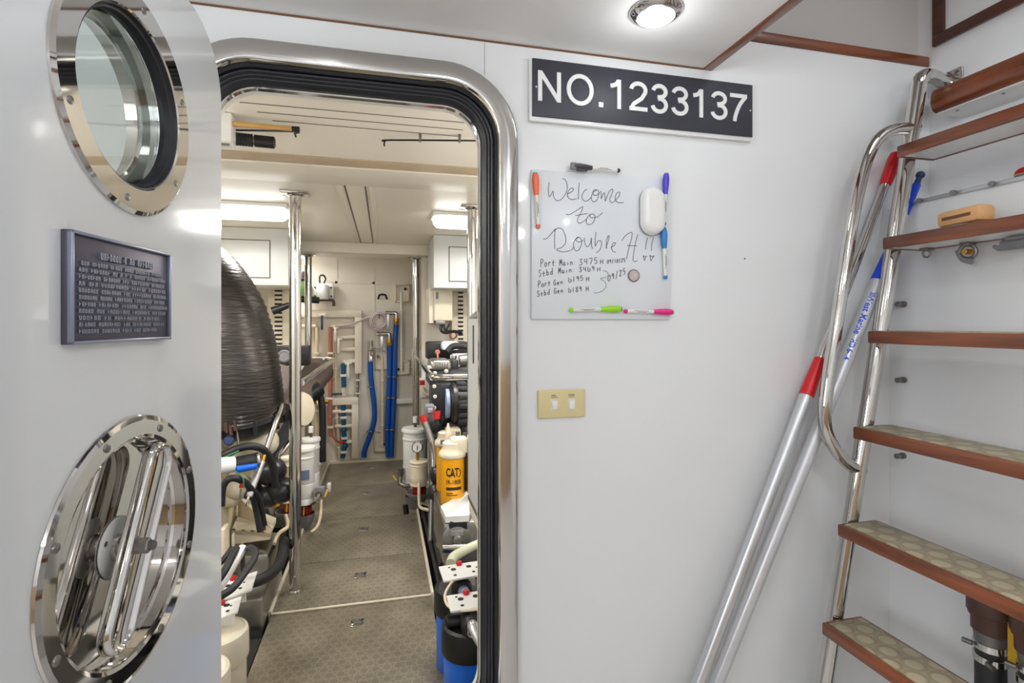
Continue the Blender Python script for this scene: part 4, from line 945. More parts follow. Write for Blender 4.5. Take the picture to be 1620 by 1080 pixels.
# ================================================================ FUEL FILTERS
def turbine_filter(px, Y, py0, py1, rpx, label, bowl=True, m='whitem', gauge=False, tee=True, tag_label=False, pyb=None, bowl_r=1.0):
    dep = Y / (CA - (px - 810) / F_PX * SA); r = rpx * dep / F_PX
    a_ = at(px, py0, Y); z0 = at(px, py1, Y).z; x = a_.x
    zb = at(px, pyb, Y).z if pyb else z0 - .14
    t = thing('fuel_filter', label, 'fuel filter', (x, Y, zb), 'turbine fuel filters')
    h = a_.z - z0
    MB().lathe((x, Y, z0), (0, 0, 1), [(r * .8, 0), (r * .98, .004), (r * .98, h * .10), (r * .94, h * .11), (r * .96, h * .12), (r * .96, h * .36), (r * .93, h * .365), (r * .95, h * .37), (r * .95, h * .80), (r * 1.0, h * .81), (r * 1.0, h * .83), (r * .95, h * .84), (r * .95, h * .93), (r * 1.06, h * .94), (r * 1.08, h * .97), (r * 1.02, h), (r * .3, h * 1.01)], seg=30).build('canister', m, t)
    if tee:
        MB().cyl((x, Y, a_.z), (x, Y, a_.z + .035), .010, seg=10).build('vent_stem', 'brown', t)
        MB().lathe((x, Y, a_.z + .035), (0, 0, 1), [(.016, 0), (.017, .004), (.017, .04), (.012, .044)], seg=14).build('vent_knob', 'whitem', t)
    if gauge:
        MB().cyl((x - .01, Y, a_.z), (x - .01, Y, a_.z + .06), .010, seg=10).build('gauge_stem', 'brass', t)
        gc = V((x - .012, Y - .01, a_.z + .09)); ga = V((-.25, -1, .15))
        gg = MB().lathe(gc, ga, [(.030, -.015), (.036, -.012), (.036, .010), (.031, .012), (.031, .006), (.003, .006)], seg=28).build('gauge', 'steel', t)
        MB().cyl(gc + ga.normalized() * .006, gc + ga.normalized() * .008, .030, seg=24).build('gauge_dial', 'white', gg)
        MB().box(gc + V((-.003, -.012, -.02)), gc + V((.001, -.009, .012))).build('gauge_needle', 'black', gg)
    if tag_label:
        mb = MB(); n = 8; l0, l1 = math.radians(-120), math.radians(-55)
        for k in range(1):
            mb.rings([[(x + r * .955 * math.cos(l0 + (l1 - l0) * i / n), Y + r * .955 * math.sin(l0 + (l1 - l0) * i / n), z) for i in range(n + 1)] + [(x + r * .975 * math.cos(l0 + (l1 - l0) * i / n), Y + r * .975 * math.sin(l0 + (l1 - l0) * i / n), z) for i in range(n, -1, -1)] for z in (z0 + h * .45, z0 + h * .62)])
        mb.build('blue_grey_label', mat('label_bluegrey', (104, 118, 142), .5), t)
    if bowl:
        hb_ = z0 - zb
        MB().lathe((x, Y, z0), (0, 0, -1), [(r * .7, -.002), (r * .74, .004), (r * .74, hb_ * .55), (r * .5, hb_ * .72)], seg=26).build('red_bowl', 'redb', t)
        bs = MB().lathe((x, Y, zb), (0, 0, 1), [(r * .2, 0), (r * .5 * bowl_r, .006), (r * .95 * bowl_r, hb_ * .42), (r * 1.05 * bowl_r, hb_ * .62), (r * .98 * bowl_r, hb_ * .62), (r * .86 * bowl_r, hb_ * .42), (r * .4, .014), (.002, .012)], seg=30).build('heat_shield_cup', 'greyp', t)
        MB().cyl((x, Y - r * .5, z0 + .01), (x, Y - r * .95, z0 - hb_ * .35), .007, seg=10).build('drain_cock', 'brass', t)
    MB().box((x + (.5 * r if x > 0 else -.5 * r), Y - .03, z0 + h * .08), (x + (2.0 * r if x > 0 else -2.0 * r), Y + .03, z0 + h * .17), .004).build('mounting_arm', 'whitem', t)
    return t
turbine_filter(492, 3.85, 692, 778, 13.5, 'tall white fuel filter at left, rear one beside the aisle', bowl=False)
turbine_filter(482, 3.55, 706, 796, 15.5, 'white fuel filter with blue-grey label and red bowl beside the left post', tag_label=True, pyb=836, tee=False)
turbine_filter(455, 3.45, 722, 794, 11, 'small cream fuel filter with red bowl left of the near post', m='cream', pyb=828, tee=False, bowl_r=1.6)
turbine_filter(657, 3.75, 676, 768, 20, 'tall white fuel filter at right with white vent knob on top', pyb=806, bowl_r=.8)
turbine_filter(663, 3.45, 728, 767, 14.5, 'short cream fuel filter with pressure gauge and red bowl at right', m='cream', gauge=True, tee=False, pyb=793, bowl_r=1.35)
# drain pipework by the right filters
t = thing('filter_pipework', 'cream drain tubes curling below the gauge filter at right', 'pipe', (.25, 3.3, .0))
MB().tube([at(663, 764, 3.36), at(663, 790, 3.34), at(665, 802, 3.32), at(676, 806, 3.3), at(686, 809, 3.28), at(690, 822, 3.25)], .010, seg=10).build('drain_tube', 'cablew', t)
MB().tube([at(664, 795, 3.4), at(676, 798, 3.4), at(682, 804, 3.4)], .009, seg=10).build('drain_tube', 'cablew', t)
MB().tube([at(634, 752, 3.7), at(633, 764, 3.68), at(640, 768, 3.66), at(648, 768, 3.66)], .016, seg=10).build('inlet_pipe', 'dullsteel', t)
MB().cyl(at(634, 740, 3.7), at(634, 752, 3.7), .02, seg=12).build('valve_body', 'dullsteel', t)
MB().tube([at(622, 752, 3.68), at(627, 760, 3.66)], .006, seg=8).build('yellow_tag', 'strap', t)
MB().tube([at(641, 798, 3.5), at(643, 812, 3.5)], .018, seg=10).build('drain_valve', 'black', t)
MB().tube([at(682, 690, 3.3), at(683, 770, 3.25), at(681, 860, 3.1)], .017, seg=10).build('stand_pipe', 'dullsteel', t)
t = thing('filter_valve', 'grey square valve with steel pipe beside the left fuel filter', 'valve', at(506, 790, 3.5))
p = at(506, 777, 3.5)
MB().box(p + V((-.03, -.02, -.03)), p + V((.03, .02, .03)), .006).build('valve_plate', 'greyp', t)
MB().torus(p + V((0, -.022, -.004)), (0, 1, 0), .013, .004, 18, 8).build('valve_ring', 'dullsteel', t)
MB().tube([at(505, 781, 3.47), at(502, 791, 3.46), at(494, 797, 3.48)], .012, seg=10).build('valve_pipe', 'steel', t)
MB().tube([at(508, 790, 3.5), at(507, 815, 3.45), at(502, 832, 3.4), at(492, 842, 3.35)], .009, seg=10).build('drain_tube', 'cablew', t)
MB().tube([at(519, 774, 3.62), at(513, 786, 3.58)], .008, seg=8).build('yellow_tag', 'strap', t)
MB().box(at(517, 766, 3.65), at(524, 774, 3.7), .003).build('white_tab', 'whitem', t)

def spin_filter(px, Y, py0, py1, rpx, label, text):
    dep = Y / (CA - (px - 810) / F_PX * SA); r = rpx * dep / F_PX
    a_ = at(px, py0, Y); z0 = at(px, py1, Y).z; x = a_.x; h = a_.z - z0
    t = thing('spin_on_filter', label, 'oil filter', (x, Y, z0), 'yellow spin-on filters')
    MB().lathe((x, Y, z0), (0, 0, 1), [(r * .5, 0), (r * .9, .004), (r, .02), (r, h)], seg=36).build('canister', 'yellow', t)
    MB().lathe((x, Y, a_.z), (0, 0, 1), [(r * 1.0, -.002), (r * 1.12, .003), (r * 1.18, .012), (r * 1.14, .028), (r * .95, .04), (r * .86, .055), (r * .86, .078), (r * .6, .086)], seg=30).build('filter_head', 'cream', t)
    MB().box((x - r * .2, Y - r * .75, a_.z + .02), (x + r * 1.3, Y + r * .8, a_.z + .105), .018).build('head_casting', 'cream', t)
    if text:
        va = math.atan2(-Y, -x)   # faces the doorway
        def wrap(c0, zc, hh):
            def f(a2, b2, d):
                th = va + .03 + (a2 - c0) / r
                return (x + (r + .0003 + d) * math.cos(th), Y + (r + .0003 + d) * math.sin(th), zc + b2)
            return f
        f = wrap(.037, z0 + h * .65, 0)
        text_mesh('CAT', f, .068, .046, .0006, 'printed_lettering', 'label', t, offset=.03)
        mb = MB(); f = wrap(.037, z0 + h * .635, 0)
        T3 = ((.016, -.002), (.052, -.002), (.034, .020))
        mb.rings([[f(q_[0], q_[1], .0002), f(q_[0], q_[1], .0009)] for q_ in T3], closed=False, loop=True, cap=False); mb.f([mb.v(f(q_[0], q_[1], .0009)) for q_ in T3])
        mb.tube([f(.066 + .014 * math.cos(k * .25 - 1.7), .022 + .022 * math.sin(k * .25 - 1.7), .0008) for k in range(14)], .0022, seg=6, sub=2)
        mb.build('printed_emblem', 'label', t)
        text_mesh('1R-1808', wrap(.037, z0 + h * .49, 0), .082, .024, .0006, 'printed_lettering', 'label', t, offset=.015)
        mb = MB(); f = wrap(.037, z0 + h * .37, 0)
        mb.rings([[f(.086 * k / 10, 0, -.001), f(.086 * k / 10, .016, -.001), f(.086 * k / 10, .016, .0008), f(.086 * k / 10, 0, .0008)] for k in range(11)])
        for zz, L2 in ((z0 + h * .30, .036), (z0 + h * .26, .062)):
            f = wrap(.037, zz, 0); mb.rings([[f(L2 * k / 8, 0, -.001), f(L2 * k / 8, .0045, -.001), f(L2 * k / 8, .0045, .0008), f(L2 * k / 8, 0, .0008)] for k in range(9)])
        mb.build('printed_bands', 'label', t)
    return t
spin_filter(707, 3.12, 704, 776, 16.5, 'rear yellow spin-on filter partly hidden behind the lettered one', False)
spin_filter(716, 2.86, 722, 798, 18.5, 'yellow spin-on filter with black lettering and white head', True)

# ================================================================ RIGHT ENGINE
re_ = thing('diesel_engine', 'dark diesel engine with alternator and ribbed silver cover on the right side', 'engine', (.75, 3.5, -.2))
MB().box((.42, 3.2, -.05), (1.2, 4.3, .88), .04).build('engine_block', 'engine_dark', re_)
MB().box(at(676, 541, 3.75), at(734, 565, 3.95), .012).build('air_box', 'black', re_)
MB().box(at(699, 540, 3.65), at(724, 553, 3.75), .02).build('white_cover', 'whitem', re_)
MB().tube([at(708, 556, 3.5), at(716, 548, 3.5), at(728, 547, 3.48), at(742, 549, 3.45)], .022, seg=14).build('breather_hose', 'hose', re_)
MB().lathe(at(717, 564, 3.45), (0, -1, 0), [(.022, 0), (.022, .014), (.018, .016), (.002, .016)], seg=20).build('sight_gauge', 'steel', re_)
MB().cyl(at(692, 556, 3.6), at(693, 572, 3.55), .006, seg=8).build('sensor_stem', 'copper', re_)
MB().lathe(at(692, 557, 3.6), (0, -1, 0), [(.016, 0), (.018, .006), (.012, .014)], seg=14).build('sensor_cap', 'copper', re_)
a, c = at(680, 569, 3.3), at(714, 588, 3.3)
cv = MB().box((a.x, 3.28, c.z), (c.x, 3.5, a.z), .025, 3).build('ribbed_cover', 'brush', re_)
b = MB()
for k in range(6): x = a.x + (c.x - a.x) * (.22 + .11 * k); b.box((x, 3.274, c.z + .02), (x + .006, 3.3, a.z - .012), .001)
b.build('cover_ribs', 'dullsteel', cv)
MB().box(at(680, 588, 3.25), at(742, 600, 3.6), .012).build('manifold', 'engine_dark', re_)
MB().box(at(714, 570, 3.4), at(722, 592, 3.5), .004).build('manifold_riser', 'engine_dark', re_)
MB().cyl(at(727, 571, 3.4), at(742, 569, 3.4), .04, seg=18).build('coolant_elbow', 'dullsteel', re_)
MB().box(at(722, 560, 3.55), at(742, 575, 3.65), .006).build('white_bracket', 'whitem', re_)
MB().box(at(683, 606, 3.2), at(709, 650, 3.4), .015).build('timing_cover', 'engine_dark', re_)
for q in ((687, 611), (688, 627), (687, 645), (679, 581), (688, 590), (706, 587)): MB().lathe(at(*q, 3.2), (0, -1, 0), [(.012, -.01), (.012, .01), (.008, .014)], seg=8).build('cover_bolt', 'offw', re_)
al0, al1 = at(712, 638, 3.2), at(750, 638, 3.2)
al = MB().lathe(al0, (1, 0, 0), [(.05, -.01), (.115, 0), (.125, .012), (.125, .03), (.118, .034), (.118, .10), (.125, .104), (.125, .2)], seg=36).build('alternator', 'black', re_)
b = MB()
for k in range(14):
    a_ = k * .449; b.box((al0.x + .04, 3.2 + .122 * math.cos(a_) - .012, al0.z + .122 * math.sin(a_) - .012), (al0.x + .095, 3.2 + .122 * math.cos(a_) + .012, al0.z + .122 * math.sin(a_) + .012), .003)
b.build('cooling_vents', 'rubberg', al)
MB().lathe(al0 - V((.03, 0, 0)), (1, 0, 0), [(.06, 0), (.09, .002), (.09, .022), (.06, .024)], seg=32).build('belt_pulley', 'lblue', re_)
MB().box(at(673, 642, 3.1), at(686, 662, 3.2), .01).build('starter_solenoid', 'greyp', re_)
MB().box(at(677, 646, 3.08), at(684, 652, 3.1), .001).build('solenoid_label', 'alu', re_)
MB().tube([at(668, 657, 3.05), at(672, 668, 3.04)], (.022, .018), seg=12).build('red_boot', 'redd', re_)
MB().tube([at(691, 650, 3.05), at(691, 663, 3.04)], (.022, .018), seg=12).build('red_boot', 'redd', re_)
MB().tube([at(672, 668, 3.04), at(678, 684, 3.02), at(683, 700, 3.0)], .019, seg=12).build('battery_cable', 'dullsteel', re_)
MB().tube([at(682, 696, 3.0), at(684, 715, 3.0), at(685, 738, 2.98)], .012, seg=12).build('fuel_pipe', 'steel', re_)
for c_, r_ in (((690, 672), .05), ((700, 660), .05), ((696, 690), .05), ((735, 680), .06), ((692, 750), .05), ((690, 780), .06)): blob(at(*c_, 3.25), r_, (1, 1, 1.2), 'casting', 'engine_dark', re_)
MB().lathe(at(709, 690, 3.0), (0, 0, 1), [(.018, -.02), (.018, .02), (.012, .03), (.008, .06), (.004, .075)], seg=14).build('grease_nozzle', 'cream', re_)
for q in ((724, 683), (735, 684), (700, 696)): MB().cyl(at(q[0], q[1] + 6, 2.95), at(*q, 2.95), .012, seg=8).build('head_fitting', 'dullsteel', re_)
zf = .36
mt = [atZ(697, 800, zf), atZ(740, 776, zf), atZ(746, 800, zf), atZ(742, 815, zf), atZ(705, 817, zf)]
mb = MB(); mb.rings([[p_ + V((0, 0, -.03)) for p_ in mt], mt]); ft = mb.build('engine_foot', 'whitem', re_)
g0, g1 = atZ(704, 814, zf), atZ(741, 795, zf)
G3 = [g0, g1, g1 + V((0, 0, .05))]
mb = MB(); mb.rings([G3, [p_ + V((.004, .018, 0)) for p_ in G3]]); mb.build('foot_gusset', 'whitem', ft)
a = at(700, 826, 2.6)
MB().box((a.x, 2.58, -.28), (a.x + .3, 3.1, a.z), .02).build('gearbox_housing', 'brush', re_)
MB().box(at(711, 824, 2.55), at(736, 834, 2.62), .006).build('gearbox_cover', 'engine_dark', re_)
q = at(722, 850, 2.56)
MB().lathe(q, (0, -1, .15), [(.07, -.02), (.07, .01), (.05, .02), (.02, .022), (.02, .05), (.012, .055)], seg=26).build('shaft_coupling', 'dullsteel', re_)
MB().box(q + V((-.03, -.03, .02)), q + V((.03, -.02, .045)), .001).build('maker_plate', 'alu', re_)
MB().tube([at(700, 868, 2.5), at(742, 866, 2.5)], .02, seg=10).build('cross_pipe', 'steel', re_)
# gutter on the right
hg = thing('gutter_hoses', 'black hoses running in the gutter right of the checker floor', 'hose', (.30, 2.9, -.2))
for k in range(5):
    dx = .026 * k
    MB().tube([(.255 + dx, 3.7, .04 - .01 * k), (.262 + dx, 3.2, .02 + .03 * (k % 2)), (.268 + dx, 2.8, .0 + .02 * (k % 3)), (.28 + dx, 2.35, -.10)], .014, seg=8).build('thin_hose', ('hose', 'black', 'hose', 'rubber', 'black')[k], hg)
MB().tube([at(688, 825, 3.2), at(690, 850, 3.0), at(694, 870, 2.8), at(700, 895, 2.6)], .018, seg=10).build('thick_hose', 'hose', hg)
MB().cyl(at(695, 860, 2.85), at(697, 872, 2.78), .02, seg=12).build('hose_end', 'dullsteel', hg)
MB().cyl(at(699, 848, 2.85), at(700, 868, 2.78), .013, seg=12).build('hose_end', 'alu', hg)

# ================================================================ WHITE SIDE CABINET by the doorway and things below it
t = thing('side_cabinet', 'narrow white cabinet side at the right edge of the doorway with a dark slot', 'cabinet', (.45, 1.75, E - .66))
MB().box((.312, 1.46, E - .66), (.62, 1.99, E + .012), .006).build('cabinet_body', 'cabw', t)
MB().rings([[(x, y, E + .012 + .03 * math.sin(k * math.pi / 8)) for x in (.312, .62)] for k, y in [(k, 1.725 - .25 * math.cos(k * math.pi / 8)) for k in range(9)]], closed=False, cap=False).box((.314, 1.48, E + .0), (.6, 1.97, E + .016), .004).build('rounded_top', 'whitem', t)
p0_ = atX(749, 524, .312); MB().box((.3108, p0_.y - .012, p0_.z - .115), (.3125, p0_.y + .012, p0_.z + .022), .0005).build('slot', 'black', t)
MB().box((.3105, 1.46, E - .672), (.33, 1.99, E - .655), .003).build('lower_edge', 'dullsteel', t)
t = thing('cabinet_rail', 'cream support rail under the narrow white cabinet', 'rail', (.34, 1.75, E - .72))
MB().box((.318, 1.48, E - .725), (.345, 2.0, E - .675), .004).build('rail_bar', 'offw', t)
MB().box((.352, 1.96, 0), (.372, 1.98, E - .70), .003).build('rail_leg', 'offw', t)
MB().box((.40, 2.1, 0), (.42, 2.12, E - .60), .003).build('rail_leg', 'offw', t)

# ================================================================ WATER FILTERS
def big_canister(x, y, label, grp, m_body, m_cap, zt=.305, rc=.0945, rb=.086):
    t = thing('water_filter', label, 'water filter', (x, y, 0), grp)
    b_ = MB(); n = 72; prof = [(rb * .9, 0), (rb, .012), (rb * 1.01, zt - .085)]
    b_.rings([[(x + r * (1 + .012 * (1 if (k // 3) % 4 == 0 else 0)) * math.cos(2 * math.pi * k / n), y + r * (1 + .012 * (1 if (k // 3) % 4 == 0 else 0)) * math.sin(2 * math.pi * k / n), z) for k in range(n)] for r, z in prof])
    b_.build('canister', m_body, t)
    MB().lathe((x, y, 0), (0, 0, 1), [(rc, zt - .088), (rc * 1.01, zt - .084), (rc, zt - .012), (rc * .97, zt - .002), (rc * .88, zt + .004), (rc * .84, zt - .001), (rc * .5, zt - .002), (.03, zt + .002)], seg=44).build('cap', m_cap, t)
    return t
fb = big_canister(.279, 1.735, 'blue water filter housing with black cap nearest the doorway', 'blue water filter housings', 'blue', 'black')
MB().cyl((.20, 1.72, .32), (.36, 1.72, .32), .02, seg=14).build('port', 'black', fb)
MB().box((.262, 1.74, .29), (.296, 1.80, .36), .004).build('port_tower', 'black', fb)
MB().lathe((.275, 1.66, .325), (0, -1, .05), [(.035, -.06), (.036, 0), (.030, .012), (.024, .014)], seg=22).build('port_nut', 'black', fb)
fb2 = big_canister(.279, 1.985, 'blue water filter housing with black cap, second from the doorway', 'blue water filter housings', 'blue', 'black')
MB().lathe((.28, 1.91, .325), (0, -1, .05), [(.035, -.06), (.036, 0), (.030, .012), (.024, .014)], seg=22).build('port_nut', 'black', fb2)
MB().box((.262, 1.98, .29), (.296, 2.04, .36), .004).build('port_tower', 'black', fb2)
MB().cyl((.28, 1.905, .326), (.283, 1.85, .33), .02, seg=14).build('clear_coupling', 'lblue', fb2)
def bracket(c4, label, z, dots=True):
    P_ = [atZ(px, py, z) for px, py in c4]; c_ = sum(P_, V()) / 4
    t = thing('filter_bracket', label, 'bracket', c_, 'white filter brackets')
    mb_ = MB(); mb_.rings([[p_ - V((0, 0, .006)) for p_ in P_], P_]); mb_.build('bracket_plate', 'whitem', t)
    b_ = MB()
    for u_, v_, r_ in ((.25, .35, .010), (.55, .3, .010), (.25, .75, .006), (.62, .72, .006), (.18, .18, .004), (.7, .45, .004)):
        q_ = along(along(P_[0], P_[1], u_), along(P_[3], P_[2], u_), v_); MB().cyl(q_ - V((0, 0, .0005)), q_ + V((0, 0, .001)), r_, seg=14).build('bracket_hole', 'dark', t)
    q_ = along(along(P_[0], P_[1], .38), along(P_[3], P_[2], .38), .08)
    MB().lathe(q_, (0, 0, 1), [(.011, 0), (.011, .010), (.008, .014)], seg=14).build('pressure_button', 'redd', t, label='red pressure relief button')
    MB().box(c_ - V((.03, .004, .06)), c_ + V((.03, .004, -.006))).build('bracket_web', 'whitem', t)
    return t
bracket([(694, 896), (776, 884), (780, 905), (702, 919)], 'white bracket with red button over the second blue filter', .385)
bracket([(706, 942), (786, 930), (792, 955), (713, 967)], 'white bracket with red button over the nearest blue filter', .372)
t = thing('filter_hose', 'grey ribbed hose leaving the nearest blue water filter', 'hose', at(752, 1000, 1.62))
MB().tube([V((.275, 1.652, .325)), at(748, 990, 1.62), at(757, 1010, 1.58), at(775, 1035, 1.54)], .0165, seg=16, rf=lambda t_, a_: 1 + .05 * math.sin(t_ * 120)).build('hose_body', 'alu', t)
MB().torus(V((.276, 1.642, .323)), (.1, -1, -.1), .018, .004).build('hose_clip', 'steel', t)
t = thing('control_cable', 'thin cream cable looping round the brackets of the blue filters', 'cable', at(712, 940, 1.8))
MB().tube([at(726, 913, 1.95), at(714, 922, 1.86), at(704, 940, 1.8), at(708, 957, 1.74), at(724, 965, 1.7), at(745, 965, 1.68), at(768, 961, 1.66)], .0045, seg=8).build('cable_sheath', 'cablew', t)
t = thing('pale_hose', 'pale green-white hose bending behind the blue filter brackets', 'hose', at(715, 880, 2.2))
MB().tube([at(713, 892, 2.15), at(717, 882, 2.2), at(727, 875, 2.25), at(742, 867, 2.3), at(765, 858, 2.35), at(790, 858, 2.4), at(800, 900, 2.45) * 1.0, at(800, 1000, 2.45)], (.022, .017), seg=14).build('hose_body', 'pal', t)
# left pair
big_canister(-.526, 1.66, 'ivory water filter housing nearest the doorway at the left', 'ivory water filter housings', 'offw', 'offw', .309)
big_canister(-.526, 1.872, 'ivory water filter housing behind the nearest one at the left', 'ivory water filter housings', 'offw', 'offw', .305)
bracket([(330, 963), (383, 940), (376, 967), (330, 985)], 'white bracket over the nearest ivory filter', .36)
bracket([(345, 922), (407, 903), (398, 932), (345, 950)], 'white bracket with red button over the second ivory filter', .37)
t = thing('filter_hoses', 'black hoses arching over the ivory filters at left', 'hose', at(380, 900, 2.0))
MB().tube([at(340, 948, 1.7), at(368, 930, 1.76), at(388, 905, 1.84), at(402, 883, 1.92), at(403, 871, 1.96), at(395, 866, 2.0), at(388, 872, 2.04)], .0115, seg=12).build('arched_hose', 'hose', t)
MB().tube([at(335, 930, 1.8), at(354, 905, 1.86), at(366, 882, 1.94), at(374, 868, 2.0)], .0125, seg=12).build('arched_hose', 'hose', t)
MB().tube([at(338, 900, 1.9), at(356, 882, 1.96), at(366, 868, 2.02)], .010, seg=12).build('arched_hose', 'hose', t)
MB().box(at(380, 868, 2.05), at(388, 905, 2.09), .004).build('hose_block', 'black', t)
t = thing('white_pipe', 'white slanted pipe between the black hoses at left', 'pipe', at(370, 900, 1.95))
MB().cyl(at(346, 930, 1.84), at(384, 867, 2.02), .0155, seg=14).build('pipe_body', 'whitem', t)

# ================================================================ BACK WALL PLUMBING
YW = YB - .03
W = lambda px, py, off=0: at(px, py, YW - off)
def pvc(name, pts, r, label, m='pvc', off=.02, cat='pipe', group=None, sub=1):
    P_ = [W(px, py, off) for px, py in pts]
    c_ = sum(P_, V()) / len(P_); c_.z = min(q_.z for q_ in P_); t = thing(name, label, cat, c_, group)
    for k in range(len(P_) - 1):
        MB().cyl(P_[k], P_[k + 1], r, seg=14).build('pipe_run', m, t)
        if k: MB().sphere(P_[k], r * 1.25, seg=14).build('elbow', m, t)
    b_ = MB()
    for k in range(len(P_) - 1):
        q_ = (P_[k] + P_[k + 1]) / 2
        b_.box(q_ - V((r * 1.25, r * 1.3, r * .5)), q_ + V((r * 1.25, .05, r * .5)), .002)
    b_.build('pipe_clip', 'whitem', t); return t
def valve(parent, px, py, m, off=.03, down=True):
    p_ = W(px, py, off)
    MB().cyl(p_ - V((.03, 0, 0)), p_ + V((.03, 0, 0)), .022, seg=12).build('valve_body', 'pvc' if m != 'brassy' else 'brass', parent)
    MB().box(p_ + V((-.010, -.035, -.13 if down else -.01)), p_ + V((.010, -.024, .0)), .003).build('valve_handle', m, parent)
def duct(name, pts, w_, label):
    P_ = [W(px, py, .02) for px, py in pts]; c_ = sum(P_, V()) / len(P_); c_.z = min(q_.z for q_ in P_)
    t = thing(name, label, 'pipe duct', c_, 'square white plastic ducts')
    for k in range(len(P_) - 1):
        lo = V(map(min, P_[k], P_[k + 1])) - V((w_, .03, w_)); hi = V(map(max, P_[k], P_[k + 1])) + V((w_, .03, w_))
        lo.y += .003 * k
        MB().box(lo, hi, .006).build('duct_run', 'pvc', t)
    return t
d1 = duct('pipe_duct', [(470, 496), (567, 496), (567, 585)], .032, 'upper white square duct running across and down beside the manifold')
valve(d1, 510, 499, 'navy', .06)
d2 = duct('pipe_duct', [(520, 634), (562, 634), (562, 718)], .03, 'lower white square duct reaching down to the floor')
for i, (pts, lab, hnd) in enumerate((([(478, 516), (500, 516)], 'short cream branch pipe at the far left of the manifold', None), ([(523, 516), (565, 514)], 'highest white branch pipe feeding the red pipe', 531),
        ([(530, 534), (566, 533)], 'second white branch pipe from the top', 536), ([(540, 553), (566, 552)], 'third white branch pipe from the top', None), ([(543, 572), (566, 571)], 'fourth white branch pipe above the blue pipe', 551),
        ([(523, 651), (560, 650)], 'white branch pipe just under the lower duct', 534), ([(530, 674), (560, 673)], 'middle white branch pipe of the lower duct', 540), ([(545, 699), (560, 698)], 'lowest short white branch pipe of the lower duct', None))):
    t = pvc('branch_pipe', pts, .018, lab, off=.02, group='branch pipes of the manifold')
    if hnd and i < 5: valve(t, hnd, pts[0][1] + 2, 'whitem', .03)
pvc('riser_pipe', [(502, 518), (501, 600), (501, 700)], .017, 'cream riser pipe left of the red one', 'cablew', .02, group='riser pipes of the manifold')
pvc('riser_pipe', [(523, 517), (523, 600), (522, 660), (524, 690)], .020, 'dull red riser pipe on the back wall', 'copper', .045, group='riser pipes of the manifold')
pvc('riser_pipe', [(531, 536), (531, 630), (535, 690), (537, 725)], .012, 'thin cream riser pipe right of the red one', 'cablew', .015, group='riser pipes of the manifold')
pvc('riser_pipe', [(543, 575), (544, 612)], .022, 'upper short blue riser pipe', 'teal', .03, group='riser pipes of the manifold')
pvc('riser_pipe', [(543, 640), (544, 680), (546, 705), (542, 724)], .022, 'lower blue riser pipe bending at the floor', 'teal', .02, group='riser pipes of the manifold')
t = pvc('branch_pipe', [(494, 635), (520, 635)], .022, 'brass branch fitting with green lever left of the lower duct', 'brass', .05, group='branch pipes of the manifold'); valve(t, 507, 638, 'teal', .07)
t = pvc('valve_pipe', [(543, 614), (544, 636)], .018, 'white valve pipe with blue lever pointing left', 'pvc', .03)
p = W(536, 623, .06); MB().box(p + V((-.06, -.01, -.008)), p + V((.03, .004, .010)), .003).build('valve_handle', 'teal', t)
pvc('siphon_pipe', [(566, 590), (566, 612), (565, 632)], .013, 'chrome and white trap pipe between the two ducts', 'steel', .03)
t = thing('red_wire', 'thin red cable sagging to the lowest branch pipe', 'cable', W(535, 698)); MB().tube([W(526, 690, .04), W(534, 698, .05), W(546, 700, .05)], .008, seg=8).build('wire_run', 'redd', t)
def bluehose(pts, label, clips):
    P_ = [W(px, py, .03) for px, py in pts]; t = thing('blue_hose', label, 'hose', P_[-1], 'blue hoses on the back wall')
    MB().tube(P_, .0245, seg=14).build('hose_body', 'hoseb', t)
    for px, py in clips: MB().torus(W(px, py, .03), (0, 0, 1), .027, .006, 20, 6).build('hose_clip', 'dullsteel', t)
    return t
bluehose([(586, 572), (587, 600), (592, 640), (592, 665), (585, 690), (577, 712), (576, 723)], 'left blue hose curving down to the floor on the back wall', [(587, 612), (585, 682)])
bluehose([(616, 546), (616, 600), (614, 650), (613, 690), (614, 722)], 'middle blue hose straight down the back wall', [(616, 596), (615, 629), (613, 679)])
bluehose([(627, 513), (625, 545), (624, 600), (622, 660), (620, 690), (619, 722)], 'right blue hose, the longest on the back wall', [(624, 596), (623, 629), (621, 679)])
def cock(px0, py0, px1, py1, label, hx, hy):
    A_, B_ = W(px0, py0, .04), W(px1, py1, .04); t = thing('hose_tap', label, 'tap', A_, 'steel taps above the blue hoses')
    q_ = V((B_.x, B_.y, A_.z))
    MB().tube([A_, along(A_, q_, .8), q_ + V((0, 0, -.01)), B_], .02, seg=12, sub=3).build('tap_body', 'steel', t)
    MB().lathe(B_, (0, 0, -1), [(.024, -.02), (.026, 0), (.026, .03), (.022, .04)], seg=14).build('tap_ferrule', 'brass', t)
    h_ = W(hx, hy, .07); MB().box(h_ + V((-.012, -.008, -.13)), h_ + V((.012, .004, .02)), .004).build('tap_handle', 'alu', t)
cock(610, 495, 627, 506, 'upper steel tap feeding the right blue hose', 614, 500)
cock(596, 528, 616, 540, 'lower steel tap feeding the middle blue hose', 604, 535)
t = thing('hose_tap', 'ribbed steel hose tail above the left blue hose', 'tap', W(586, 560, .04), 'steel taps above the blue hoses')
MB().lathe(W(587, 572, .03), (0, 0, 1), [(.02, 0), (.026, .002), (.026, .05), (.02, .06), (.028, .065), (.028, .10), (.018, .11), (.018, .2)], seg=14).build('tap_body', 'steel', t)
MB().tube([W(588, 550, .05), W(604, 550, .06), W(606, 545, .06)], .007, seg=8).build('tap_handle', 'alu', t)
c_ = W(598, 508, .04)
t = thing('coiled_hose', 'coil of clear lilac hose hung on the back wall', 'hose', c_)
b = MB()
for k in range(4): b.torus(c_ + V((.004 * k, -.012 * k, .004 * (k % 2))), (0, 1, .1), .066 + .006 * (k % 3), .0085, 28, 8)
b.build('hose_coil', 'clearblue', t)
